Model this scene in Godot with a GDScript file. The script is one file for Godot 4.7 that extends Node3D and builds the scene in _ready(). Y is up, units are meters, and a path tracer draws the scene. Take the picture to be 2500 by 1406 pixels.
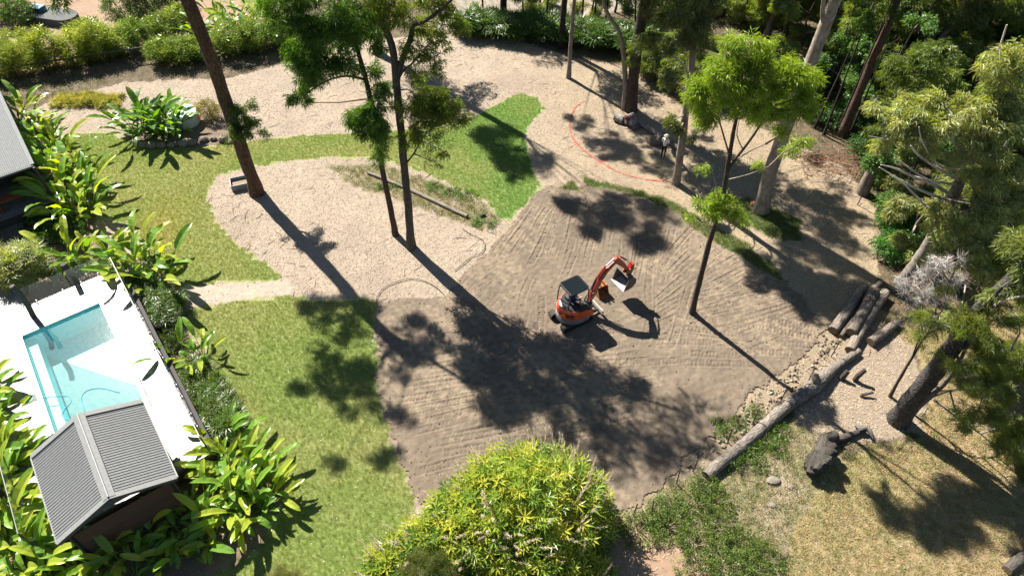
extends Node3D
# Drone view over a garden: pool deck and house on the left, an excavator on freshly worked soil, gum trees and bush on the right.
# Pixel pairs are read off the photograph (2500 x 1406) and turned into points on the ground, the deck or a tree's own plane.

const PITCH := 47.3
const FOCAL := 1680.0
const EYE := Vector3(0, 27, 0)
const SUN := Vector3(-0.462, 0.70, -0.545)
const DECK := 1.0
const DECK_AT := Vector3(-12.68, 0, -14.56)
const DU := Vector3(0.6, 0, 0.8)
const DV := Vector3(0.8, 0, -0.6)

var rng := RandomNumberGenerator.new()
var low := FastNoiseLite.new()
var mid := FastNoiseLite.new()
var fine := FastNoiseLite.new()
var M := {}
var P := {}
var fwd := Vector3.ZERO
var upv := Vector3.ZERO
var taken := {}

# ---------------------------------------------------------------- geometry collector
class Mb:
	var v := PackedVector3Array()
	var n := PackedVector3Array()
	var c := PackedColorArray()
	var t := PackedVector2Array()
	var idx := PackedInt32Array()

	func vert(p: Vector3, nn: Vector3, col: Color, uv := Vector2.ZERO) -> int:
		v.append(p); n.append(nn); c.append(col); t.append(uv)
		return v.size() - 1

	func tri(a: Vector3, b: Vector3, d: Vector3, col := Color.WHITE) -> void:
		var nn := (b - a).cross(d - a).normalized()
		var k := v.size()
		v.append(a); v.append(b); v.append(d)
		for q in 3:
			n.append(nn); c.append(col); t.append(Vector2.ZERO)
		idx.append(k); idx.append(k + 2); idx.append(k + 1)

	func quad(a: Vector3, b: Vector3, d: Vector3, e: Vector3, col := Color.WHITE) -> void:
		tri(a, b, d, col)
		tri(a, d, e, col)

	func box(xf: Transform3D, s: Vector3, col := Color.WHITE) -> void:
		var h := s * 0.5
		var q := []
		for z in [-1, 1]:
			for y in [-1, 1]:
				for x in [-1, 1]:
					q.append(xf * Vector3(h.x * x, h.y * y, h.z * z))
		quad(q[0], q[2], q[3], q[1], col)
		quad(q[4], q[5], q[7], q[6], col)
		quad(q[0], q[4], q[6], q[2], col)
		quad(q[1], q[3], q[7], q[5], col)
		quad(q[2], q[6], q[7], q[3], col)
		quad(q[0], q[1], q[5], q[4], col)

	func bar(a: Vector3, b: Vector3, w: float, h: float, col := Color.WHITE, up := Vector3.UP) -> void:
		var z := (b - a).normalized()
		var x := up.cross(z)
		if x.length() < 0.01:
			x = Vector3.RIGHT.cross(z)
		x = x.normalized()
		var y := z.cross(x)
		box(Transform3D(Basis(x, y, z), (a + b) * 0.5), Vector3(w, h, a.distance_to(b)), col)

	func tube(pts: Array, radii: Array, sides := 8, col := Color.WHITE, caps := true, rough := 0.0, r: RandomNumberGenerator = null, endcol := Color(-1, 0, 0)) -> void:
		var rings := []
		var side := Vector3.ZERO
		for k in pts.size():
			var p: Vector3 = pts[k]
			var d: Vector3 = (pts[mini(k + 1, pts.size() - 1)] - pts[maxi(k - 1, 0)]).normalized()
			if side == Vector3.ZERO:
				side = d.cross(Vector3(0.31, 0.12, 0.94)).normalized()
			side = (side - d * side.dot(d)).normalized()
			var other := d.cross(side)
			var ring := []
			var first_r := 0.0
			var first_c := col
			for s in sides + 1:
				var a := TAU * (s % sides) / sides
				var dir := side * cos(a) + other * sin(a)
				var rr: float = radii[k]
				var cc := col
				if rough > 0.0 and r:
					rr *= 1.0 + r.randf_range(-rough, rough)
					cc = col * r.randf_range(0.72, 1.25)
				if s == 0:
					first_r = rr
					first_c = cc
				elif s == sides:
					rr = first_r
					cc = first_c
				ring.append(vert(p + dir * rr, dir, cc, Vector2(float(s) / sides, k)))
			rings.append(ring)
		for k in pts.size() - 1:
			for s in sides:
				var a: int = rings[k][s]
				var b: int = rings[k][s + 1]
				var d: int = rings[k + 1][s + 1]
				var e: int = rings[k + 1][s]
				idx.append(a); idx.append(d); idx.append(b)
				idx.append(a); idx.append(e); idx.append(d)
		if caps:
			var ec := col if endcol.r < 0.0 else endcol
			for end in 2:
				var k := 0 if end == 0 else pts.size() - 1
				var m: Vector3 = pts[k]
				for s in sides:
					var a: Vector3 = v[rings[k][s]]
					var b: Vector3 = v[rings[k][s + 1]]
					if end == 0:
						tri(m, b, a, ec)
					else:
						tri(m, a, b, ec)

	# a closed profile of (radius, height) pairs turned round the y axis of xf
	func lathe(xf: Transform3D, prof: Array, sides := 16, col := Color.WHITE) -> void:
		for k in prof.size() - 1:
			var a: Vector2 = prof[k]
			var b: Vector2 = prof[k + 1]
			for s in sides:
				var t0 := TAU * s / sides
				var t1 := TAU * (s + 1) / sides
				quad(xf * Vector3(a.x * cos(t0), a.y, a.x * sin(t0)), xf * Vector3(b.x * cos(t0), b.y, b.x * sin(t0)), xf * Vector3(b.x * cos(t1), b.y, b.x * sin(t1)), xf * Vector3(a.x * cos(t1), a.y, a.x * sin(t1)), col)

	# flat outline (x, y) given counter-clockwise seen from +z, thickness along z
	func prism(xf: Transform3D, outline: Array, depth: float, col := Color.WHITE) -> void:
		var poly := PackedVector2Array(outline)
		var h := depth * 0.5
		var tr := Geometry2D.triangulate_polygon(poly)
		for k in range(0, tr.size(), 3):
			var a := poly[tr[k]]
			var b := poly[tr[k + 1]]
			var d := poly[tr[k + 2]]
			if (b - a).cross(d - a) < 0.0:
				var w := b
				b = d
				d = w
			tri(xf * Vector3(a.x, a.y, h), xf * Vector3(b.x, b.y, h), xf * Vector3(d.x, d.y, h), col)
			tri(xf * Vector3(a.x, a.y, -h), xf * Vector3(d.x, d.y, -h), xf * Vector3(b.x, b.y, -h), col)
		var area := 0.0
		for k in poly.size():
			area += poly[k].cross(poly[(k + 1) % poly.size()])
		for k in poly.size():
			var a := poly[k]
			var b := poly[(k + 1) % poly.size()]
			if area < 0.0:
				var w := a
				a = b
				b = w
			quad(xf * Vector3(a.x, a.y, -h), xf * Vector3(b.x, b.y, -h), xf * Vector3(b.x, b.y, h), xf * Vector3(a.x, a.y, h), col)

	# a small pointed leaf: two triangles folded along the midrib
	func leaf(base: Vector3, dir: Vector3, side: Vector3, length: float, width: float, col: Color, droop := 0.0) -> void:
		var tip := base + dir * length + Vector3.DOWN * droop * length
		var m := base + dir * length * 0.45 + Vector3.DOWN * droop * length * 0.2
		var nn := dir.cross(side).normalized()
		tri(base, m - side * width * 0.5 + nn * width * 0.12, tip, col)
		tri(base, tip, m + side * width * 0.5 + nn * width * 0.12, col)

	func mesh(mat: Material) -> ArrayMesh:
		var a := []
		a.resize(Mesh.ARRAY_MAX)
		a[Mesh.ARRAY_VERTEX] = v
		a[Mesh.ARRAY_NORMAL] = n
		a[Mesh.ARRAY_COLOR] = c
		a[Mesh.ARRAY_TEX_UV] = t
		a[Mesh.ARRAY_INDEX] = idx
		var m := ArrayMesh.new()
		m.add_surface_from_arrays(Mesh.PRIMITIVE_TRIANGLES, a)
		m.surface_set_material(0, mat)
		return m

# ---------------------------------------------------------------- scene helpers
func ray(px: float, py: float) -> Vector3:
	return Vector3.RIGHT * ((px - 1250.0) / FOCAL) + upv * ((703.0 - py) / FOCAL) + fwd

func gh(x: float, z: float) -> float:
	return 0.07 * low.get_noise_2d(x, z) + 0.03 * mid.get_noise_2d(x * 2.0, z * 2.0)

# the point at height h over the flat datum that the pixel looks at
func hp(px: float, py: float, h: float) -> Vector3:
	var d := ray(px, py)
	return EYE + d * ((h - EYE.y) / d.y)

# the point on the ground
func gp(px: float, py: float, up := 0.0) -> Vector3:
	var p := hp(px, py, 0.0)
	p.y = gh(p.x, p.z) + up
	return p

# the point where the pixel's ray meets an upright plane at depth z (for trunks and crowns above a known base)
func zp(px: float, py: float, z: float) -> Vector3:
	var d := ray(px, py)
	return EYE + d * (z / d.z)

# a point h metres up whose shadow falls on the pixel's ground point
func shade(px: float, py: float, h: float) -> Vector3:
	return hp(px, py, 0.0) + SUN * (h / SUN.y)

func px_to_m(p: Vector3, pixels: float) -> float:
	return pixels * (p - EYE).dot(fwd) / FOCAL

func dk(a: float, b: float, h := DECK) -> Vector3:
	var p := DECK_AT - DU * a - DV * b
	p.y = h
	return p

func numbered(called: String) -> String:
	var k: int = taken.get(called, 0)
	taken[called] = k + 1
	return called if k == 0 else "%s_%03d" % [called, k]

func tag(o: Node3D, label: String, category: String, group := "", kind := "") -> Node3D:
	o.set_meta("label", label)
	if category:
		o.set_meta("category", category)
	if group:
		o.set_meta("group", group)
	if kind:
		o.set_meta("kind", kind)
	return o

func thing(called: String, label: String, category: String, at := Vector3.ZERO, turn := 0.0, group := "") -> Node3D:
	var o := Node3D.new()
	o.name = numbered(called)
	add_child(o)
	o.position = at
	o.rotation.y = turn
	tag(o, label, category, group)
	return o

func part(called: String, mesh: Mesh, parent: Node3D, xf := Transform3D.IDENTITY) -> MeshInstance3D:
	var o := MeshInstance3D.new()
	o.name = called
	o.mesh = mesh
	o.transform = xf
	parent.add_child(o, true)
	return o

func put(called: String, mesh: Mesh, label: String, category: String, group := "", at := Vector3.ZERO) -> MeshInstance3D:
	var o := MeshInstance3D.new()
	o.name = numbered(called)
	o.mesh = mesh
	o.position = at
	add_child(o)
	tag(o, label, category, group)
	return o

func structure(called: String, mesh: Mesh, label := "") -> MeshInstance3D:
	var o := MeshInstance3D.new()
	o.name = numbered(called)
	o.mesh = mesh
	add_child(o)
	o.set_meta("kind", "structure")
	if label:
		o.set_meta("label", label)
	return o

func copies(called: String, mesh: Mesh, xfs: Array, cols: Array, parent: Node3D = null) -> MultiMeshInstance3D:
	var m := MultiMesh.new()
	m.transform_format = MultiMesh.TRANSFORM_3D
	m.use_colors = true
	m.mesh = mesh
	m.instance_count = xfs.size()
	for k in xfs.size():
		m.set_instance_transform(k, xfs[k])
		m.set_instance_color(k, cols[k])
	var o := MultiMeshInstance3D.new()
	o.name = called if parent else numbered(called)
	o.multimesh = m
	if parent:
		parent.add_child(o, true)
	else:
		add_child(o)
	o.set_meta("kind", "stuff")
	return o

func rot(yaw: float, tilt := 0.0, roll := 0.0, s := 1.0) -> Basis:
	return (Basis(Vector3.UP, yaw) * Basis(Vector3.RIGHT, tilt) * Basis(Vector3.BACK, roll)).scaled(Vector3.ONE * s)

func rr(a: float, b: float) -> float:
	return rng.randf_range(a, b)

func vary(col: Color, amount: float) -> Color:
	var k := 1.0 + rr(-amount, amount)
	return Color(col.r * k * (1.0 + rr(-amount, amount) * 0.35), col.g * k, col.b * k * (1.0 + rr(-amount, amount) * 0.3))

func in_ball() -> Vector3:
	while true:
		var p := Vector3(rr(-1, 1), rr(-1, 1), rr(-1, 1))
		if p.length() < 1.0:
			return p
	return Vector3.ZERO

# ---------------------------------------------------------------- materials
func noise_tex(freq: float, lo: Color, hi: Color, size := 512, octaves := 4, kind := FastNoiseLite.TYPE_SIMPLEX_SMOOTH) -> NoiseTexture2D:
	var f := FastNoiseLite.new()
	f.noise_type = kind
	f.frequency = freq
	f.fractal_octaves = octaves
	f.seed = 11
	var t := NoiseTexture2D.new()
	t.width = size
	t.height = size
	t.seamless = true
	t.noise = f
	var g := Gradient.new()
	g.set_color(0, lo)
	g.set_color(1, hi)
	t.color_ramp = g
	return t

func mat(called: String, lin: Color, rough := 0.85, tex: Texture2D = null, scale := Vector3.ONE, vcol := true) -> StandardMaterial3D:
	var m := StandardMaterial3D.new()
	m.resource_name = called
	m.albedo_color = lin.linear_to_srgb()
	m.roughness = rough
	m.vertex_color_use_as_albedo = vcol
	if tex:
		m.albedo_texture = tex
		m.uv1_triplanar = true
		m.uv1_world_triplanar = true
		m.uv1_scale = scale
	M[called] = m
	return m

func relief(m: StandardMaterial3D, tex: Texture2D, cm: float) -> void:
	m.heightmap_enabled = true
	m.heightmap_texture = tex
	m.heightmap_scale = cm

func foliage(called: String, rough := 0.5, glow := Color(1, 1, 0.45)) -> StandardMaterial3D:
	var m := mat(called, Color.WHITE, rough)
	m.backlight_enabled = true
	m.backlight = glow
	m.cull_mode = BaseMaterial3D.CULL_DISABLED
	return m

func make_materials() -> void:
	var grain := noise_tex(0.06, Color(0.7, 0.7, 0.7), Color(1, 1, 1), 512, 5)
	var grit := noise_tex(0.18, Color(0.66, 0.65, 0.64), Color(1, 1, 1), 512, 4)
	var soft := noise_tex(0.02, Color(0.85, 0.85, 0.85), Color(1, 1, 1), 512, 4)
	var blotch := noise_tex(0.012, Color(0.68, 0.66, 0.64), Color(1, 1, 1), 512, 5)
	mat("ground", Color.WHITE, 0.95, grit, Vector3.ONE * 0.42)
	mat("soil", Color.WHITE, 0.97, grit, Vector3.ONE * 0.5)
	var fissure := noise_tex(0.05, Color(0.36, 0.36, 0.36), Color(1, 1, 1), 512, 4)
	for q in [["bark", fissure, Vector3(1, 0.07, 1)], ["smooth_bark", blotch, Vector3(1, 0.16, 1)], ["log_wood", fissure, Vector3(1, 0.05, 1)]]:
		var bm := mat(q[0], Color.WHITE, 0.95, q[1], q[2])
		bm.uv1_triplanar = false
		bm.uv1_world_triplanar = false
	relief(M["bark"], fissure, 7.0)
	relief(M["log_wood"], fissure, 5.0)
	relief(mat("stone", Color.WHITE, 0.9, grain, Vector3.ONE * 0.9), grain, 5.0)
	relief(mat("board", Color.WHITE, 0.36, blotch, Vector3(0.8, 0.8, 0.8)), grain, 0.25)
	relief(mat("timber", Color.WHITE, 0.8, grain, Vector3(1.1, 1.1, 1.1)), grain, 1.0)
	mat("roof_sheet", Color.WHITE, 0.48, soft, Vector3.ONE * 0.5)
	M["roof_sheet"].metallic_specular = 0.4
	mat("old_roof", Color.WHITE, 0.85, soft, Vector3.ONE * 0.5)
	M["old_roof"].metallic_specular = 0.25
	mat("plain", Color.WHITE, 0.7)
	mat("cloth", Color.WHITE, 0.95)
	var paint := mat("paint", Color.WHITE, 0.35, soft, Vector3.ONE * 0.8)
	paint.clearcoat_enabled = true
	paint.clearcoat = 0.3
	mat("matte_black", Color.WHITE, 0.8)
	M["matte_black"].metallic_specular = 0.1
	mat("dusty", Color.WHITE, 0.85, blotch, Vector3.ONE * 1.1)
	var steel := mat("steel", Color.WHITE, 0.3)
	steel.metallic = 1.0
	mat("black_steel", Color.WHITE, 0.45)
	mat("pool_lining", Color.WHITE, 0.6, soft, Vector3.ONE * 0.3)
	var water := mat("water", Color(0.3, 0.75, 0.78), 0.04, null, Vector3.ONE, false)
	water.albedo_color.a = 0.1
	water.transparency = BaseMaterial3D.TRANSPARENCY_ALPHA
	water.normal_enabled = true
	var wave := noise_tex(0.018, Color.BLACK, Color.WHITE, 512, 3)
	wave.color_ramp = null
	wave.as_normal_map = true
	wave.bump_strength = 3.0
	water.normal_texture = wave
	water.normal_scale = 0.06
	water.uv1_triplanar = true
	water.uv1_world_triplanar = true
	water.uv1_scale = Vector3.ONE * 0.35
	var glass := mat("glass", Color(0.8, 0.9, 0.88), 0.02, null, Vector3.ONE, false)
	glass.albedo_color.a = 0.03
	glass.transparency = BaseMaterial3D.TRANSPARENCY_ALPHA
	foliage("leaf", 0.4)
	foliage("glossy_leaf", 0.34, Color(1.0, 1.0, 0.35))
	foliage("blade", 0.6, Color(1, 1, 0.4))
	foliage("plume", 0.8, Color(1, 1, 0.95))
	mat("litter", Color.WHITE, 0.9)
	mat("twig", Color.WHITE, 0.9)
	mat("skin", Color.WHITE, 0.6)
# ---------------------------------------------------------------- ground regions
const RX0 := -50.0
const RZ0 := -72.0
const RS := 0.1
const RW := 1000
const RH := 680
enum { LITTER, LAWN, SAND, SOIL, STRIP, DRY, CHIPS, CLAY, PATH, BED, RUBBLE, FAR, BRIGHT, HOLE, WEEDY }
var region := PackedByteArray()

func paint_world(id: int, poly: PackedVector2Array) -> void:
	var lo := 1e9
	var hi := -1e9
	for p in poly:
		lo = minf(lo, p.y)
		hi = maxf(hi, p.y)
	for r in range(maxi(0, int((lo - RZ0) / RS)), mini(RH - 1, int((hi - RZ0) / RS)) + 1):
		var z := RZ0 + (r + 0.5) * RS
		var xs := []
		for k in poly.size():
			var a := poly[k]
			var b := poly[(k + 1) % poly.size()]
			if (a.y <= z) != (b.y <= z):
				xs.append(a.x + (b.x - a.x) * (z - a.y) / (b.y - a.y))
		xs.sort()
		for k in range(0, xs.size() - 1, 2):
			var c0 := maxi(0, int(ceil((xs[k] - RX0) / RS)))
			var c1 := mini(RW - 1, int((xs[k + 1] - RX0) / RS))
			for c in range(c0, c1 + 1):
				region[r * RW + c] = id

func paint_px(id: int, pts: Array) -> void:
	var poly := PackedVector2Array()
	for k in range(0, pts.size(), 2):
		var p := hp(pts[k], pts[k + 1], 0.0)
		poly.append(Vector2(p.x, p.z))
	paint_world(id, poly)

func id_at(x: float, z: float) -> int:
	var c := int((x - RX0) / RS)
	var r := int((z - RZ0) / RS)
	if c < 0 or r < 0 or c >= RW or r >= RH:
		return LITTER
	return region[r * RW + c]

func ragged(x: float, z: float, amount := 0.22) -> int:
	return id_at(x + amount * fine.get_noise_2d(x * 3.0, z * 3.0) + 0.1 * fine.get_noise_2d(x * 14.0 + 80.0, z * 14.0), z + amount * fine.get_noise_2d(x * 3.0 + 300.0, z * 3.0) + 0.1 * fine.get_noise_2d(x * 14.0 - 80.0, z * 14.0))

func paint_regions() -> void:
	region.resize(RW * RH)
	region.fill(LITTER)
	# pale cleared earth over the whole middle
	paint_px(SAND, [-60, 330, 120, 250, 300, 200, 560, 190, 700, 150, 900, 95, 1100, 85, 1240, 92, 1400, 140, 1560, 172, 1700, 250, 1900, 330, 2060, 410, 2130, 500, 2160, 600, 2140, 690, 2060, 760, 2010, 830, 1900, 960, 1700, 1150, 1480, 1290, 1200, 1330, 800, 1340, 600, 1200, 480, 900, 400, 700, 200, 560, 60, 420])
	paint_px(FAR, [1060, 75, 1060, -40, 1700, -60, 1660, 10, 1260, 60])
	# bare orange mulch beyond the hedge
	paint_px(CLAY, [-300, 230, -300, -120, 700, -120, 640, 60, 380, 120, 180, 150, 20, 190])
	paint_px(LAWN, [560, -60, 760, -60, 690, 20, 600, 30])
	# lawn round the planted bed
	paint_px(LAWN, [150, 330, 235, 322, 330, 346, 480, 352, 600, 345, 720, 330, 860, 325, 960, 320, 1130, 300, 1240, 240, 1275, 225, 1310, 240, 1330, 265, 1300, 290, 1280, 330, 1290, 370, 1302, 410, 1322, 455, 1290, 490, 1240, 540, 1205, 520, 1180, 488, 1100, 455, 1030, 420, 960, 398, 900, 388, 800, 385, 700, 394, 600, 410, 530, 430, 500, 475, 520, 530, 570, 590, 640, 640, 690, 675, 660, 686, 560, 690, 450, 697, 400, 720, 330, 560, 220, 520, 120, 420])
	paint_px(BRIGHT, [1130, 296, 1240, 240, 1275, 225, 1310, 240, 1330, 265, 1300, 290, 1280, 330, 1290, 370, 1302, 410, 1322, 455, 1290, 490, 1240, 540, 1205, 520, 1180, 488, 1130, 440, 1090, 380])
	paint_px(LAWN, [430, 770, 470, 752, 560, 734, 700, 722, 800, 730, 900, 724, 914, 740, 910, 800, 916, 880, 922, 960, 945, 1040, 955, 1090, 985, 1150, 1000, 1200, 1004, 1250, 960, 1320, 900, 1400, 850, 1500, 350, 1500, 480, 1250, 560, 1000, 500, 860])
	paint_px(PATH, [400, 720, 450, 698, 560, 691, 660, 687, 700, 676, 720, 700, 700, 720, 560, 733, 470, 751, 425, 765])
	# worked soil
	paint_px(SOIL, [915, 738, 990, 728, 1080, 722, 1160, 640, 1230, 570, 1300, 480, 1330, 455, 1440, 452, 1560, 478, 1650, 520, 1720, 575, 1800, 620, 1870, 660, 1950, 720, 2012, 795, 1990, 850, 1900, 915, 1830, 965, 1760, 1040, 1690, 1100, 1640, 1170, 1560, 1235, 1470, 1275, 1200, 1240, 1010, 1235, 1000, 1190, 955, 1060, 925, 960, 918, 860])
	paint_px(STRIP, [1400, 420, 1440, 438, 1560, 462, 1660, 500, 1730, 545, 1830, 600, 1900, 660, 1930, 700, 1880, 672, 1800, 625, 1720, 580, 1650, 522, 1560, 480, 1440, 455])
	paint_px(STRIP, [1780, 480, 1860, 490, 1950, 540, 1960, 590, 1880, 580, 1790, 530])
	paint_px(WEEDY, [790, 400, 920, 400, 1050, 440, 1180, 500, 1230, 545, 1170, 560, 1050, 520, 940, 480, 850, 450])
	# beds under the plantings
	paint_px(BED, [300, 335, 420, 318, 470, 260, 560, 250, 590, 300, 575, 350, 480, 360, 380, 362])
	paint_px(BED, [-200, 300, 60, 260, 140, 330, 215, 420, 240, 520, 220, 560, 300, 620, 360, 640, 430, 700, 455, 780, 470, 830, 510, 880, 560, 960, 610, 1050, 600, 1160, 700, 1190, 640, 1330, 420, 1480, -300, 1480])
	# right-hand verge
	paint_px(CHIPS, [2020, 800, 2110, 740, 2190, 780, 2230, 860, 2260, 960, 2240, 1060, 2110, 1080, 2000, 1060, 1930, 1020, 1960, 930])
	paint_px(DRY, [2130, 770, 2260, 760, 2400, 700, 2700, 700, 2700, 1500, 1900, 1500, 1920, 1330, 1960, 1200, 2050, 1130, 2120, 1090, 2240, 1070, 2270, 960, 2240, 860])
	paint_px(RUBBLE, [2012, 800, 2070, 840, 1960, 930, 1850, 1030, 1760, 1110, 1700, 1160, 1660, 1170, 1700, 1095, 1790, 1010, 1880, 940, 1980, 860])
	paint_px(WEEDY, [1930, 1020, 1990, 1060, 2060, 1100, 2000, 1190, 1950, 1260, 1910, 1340, 1880, 1500, 1640, 1500, 1560, 1330, 1470, 1290, 1560, 1236, 1640, 1175, 1700, 1160, 1800, 1080])
	paint_px(CLAY, [1440, 1300, 1560, 1290, 1640, 1330, 1720, 1360, 1780, 1500, 1300, 1500])
	paint_px(STRIP, [1400, 440, 1360, 460, 1420, 470])
	# the pool's pit and the ground it replaces
	var pit := PackedVector2Array()
	for q in [[3.9, 1.35], [3.9, 5.2], [11.7, 5.2], [11.7, 1.35]]:
		var p := dk(q[0], q[1])
		pit.append(Vector2(p.x, p.z))
	paint_world(HOLE, pit)

# mown grass: straw-coloured worn patches, lusher towards the middle of the clearing
func lawn_color(x: float, z: float, worn: float) -> Color:
	var lush := 0.55 * smoothstep(-9.0, 0.0, x + 2.0 * mid.get_noise_2d(x * 2.0, z * 2.0)) * (1.0 if z < -27.0 else 0.0)
	var col := Color(0.245, 0.325, 0.08).lerp(Color(0.145, 0.31, 0.06), lush)
	col = col.lerp(Color(0.4, 0.385, 0.165), clampf(worn * 1.5 - 0.5 - 0.25 * lush, 0.0, 0.85))
	var dry := Vector2(x + 20.5, (z + 29.5) * 0.6).length()
	return col.lerp(Color(0.46, 0.34, 0.11), clampf(0.55 - dry * 0.2, 0.0, 0.6))

func ground_color(id: int, x: float, z: float) -> Color:
	var a := 0.5 + 0.5 * mid.get_noise_2d(x * 1.3, z * 1.3)
	var b := 0.5 + 0.5 * fine.get_noise_2d(x * 2.0, z * 2.0)
	var d := 0.5 + 0.5 * fine.get_noise_2d(x * 9.0 + 40.0, z * 9.0)
	var col := Color(0.1, 0.075, 0.05)
	match id:
		LITTER:
			col = Color(0.10, 0.074, 0.047).lerp(Color(0.2, 0.15, 0.09), b * b)
		LAWN, BRIGHT:
			col = lawn_color(x, z, a + 0.25 * (b - 0.5)) * 0.85
			d = 0.35 + 0.3 * d
		SAND:
			col = Color(0.42, 0.35, 0.275).lerp(Color(0.31, 0.26, 0.205), b)
			var warm := clampf((x + 2.0) / 10.0, 0.0, 1.0)
			col = col.lerp(Color(0.39, 0.31, 0.2).lerp(Color(0.28, 0.225, 0.145), b), warm * 0.8)
			col = col.lerp(Color(0.2, 0.16, 0.12), clampf((d - 0.58) * 3.2, 0.0, 0.65)).lerp(Color(0.27, 0.22, 0.175), clampf((a - 0.55) * 2.5, 0.0, 0.5))
		PATH:
			col = Color(0.42, 0.37, 0.31).lerp(Color(0.34, 0.3, 0.25), b)
		SOIL:
			col = Color(0.2, 0.15, 0.1)
		STRIP:
			col = Color(0.09, 0.13, 0.035).lerp(Color(0.22, 0.19, 0.09), clampf(b * 1.6 - 0.5, 0, 1))
		DRY:
			col = Color(0.41, 0.31, 0.19).lerp(Color(0.33, 0.26, 0.15), b).lerp(Color(0.22, 0.23, 0.085), clampf(a * 1.8 - 0.75, 0, 0.75))
			col = col.lerp(Color(0.36, 0.21, 0.12), clampf(d * 2.0 - 1.2, 0, 0.6))
		CHIPS:
			col = Color(0.34, 0.285, 0.22).lerp(Color(0.22, 0.18, 0.14), d)
		CLAY:
			col = Color(0.38, 0.26, 0.18).lerp(Color(0.28, 0.19, 0.13), b)
		BED:
			col = Color(0.15, 0.11, 0.085).lerp(Color(0.23, 0.17, 0.125), b)
		RUBBLE:
			col = Color(0.36, 0.295, 0.21).lerp(Color(0.22, 0.175, 0.125), d)
		FAR:
			col = Color(0.36, 0.32, 0.28).lerp(Color(0.27, 0.23, 0.19), b)
		WEEDY:
			col = Color(0.33, 0.27, 0.19).lerp(Color(0.15, 0.16, 0.06), clampf(b * 1.7 - 0.45, 0, 1))
	if id == SAND or id == PATH or id == CLAY or id == FAR or id == CHIPS or id == LITTER:
		var grain := 0.5 + 0.5 * fine.get_noise_2d(x * 15.0 - 30.0, z * 15.0)
		return col * (0.62 + 0.4 * d + 0.4 * grain)
	return col * (0.86 + 0.28 * d)

# a regular sheet cut where keep() says so; rows run in x so that neighbours share vertices
func build_ground() -> void:
	var s := 0.125
	var mb := Mb.new()
	var z0 := -70.0
	var rows := int(66.0 / s)
	var prev := {}
	for r in rows + 1:
		var z := z0 + r * s
		var half := minf(49.5, 19.5 + (-z - 4.0) * 0.5 + 2.0)
		var c0 := int(floor(-half / s))
		var c1 := int(ceil(half / s))
		var first := mb.v.size()
		for c in range(c0, c1 + 1):
			var x := c * s
			var id := ragged(x, z)
			var bump := 0.022 * fine.get_noise_2d(x * 6.0, z * 6.0)
			if id == LAWN or id == BRIGHT or id == PATH:
				bump *= 0.4
			elif id == RUBBLE:
				bump *= 4.0
			var e := 0.25
			var nx := gh(x - e, z) - gh(x + e, z)
			var nz := gh(x, z - e) - gh(x, z + e)
			mb.vert(Vector3(x, gh(x, z) + bump, z), Vector3(nx, 2.0 * e, nz).normalized(), ground_color(id, x, z))
		if r > 0:
			var pf: int = prev.first
			var pc0: int = prev.c0
			var pc1: int = prev.c1
			for c in range(maxi(c0, pc0), mini(c1, pc1)):
				if id_at((c + 0.5) * s, z - 0.5 * s) == HOLE:
					continue
				var a := pf + c - pc0
				var d := first + c - c0
				mb.idx.append(a); mb.idx.append(a + 1); mb.idx.append(d)
				mb.idx.append(a + 1); mb.idx.append(d + 1); mb.idx.append(d)
		prev = {"first": first, "c0": c0, "c1": c1}
	structure("ground", mb.mesh(M.ground), "lawn, cleared earth and leaf litter of the whole garden")
	# coarse land out to the horizon, a little lower so that it never touches the sheet in view
	var far := Mb.new()
	var step := 12.0
	for r in range(-60, 20):
		for c in range(-50, 50):
			var q := []
			for k in [[0, 0], [1, 0], [1, 1], [0, 1]]:
				q.append(Vector3((c + k[0]) * step, -0.35, (r + k[1]) * step))
			if absf(q[0].x + 6.0) < 18.0 and q[0].z > -40.0 and q[0].z < -10.0:
				continue
			far.quad(q[0], q[3], q[2], q[1], Color(0.12, 0.12, 0.06))
	structure("terrain", far.mesh(M.ground), "bushland around the garden")

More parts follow.
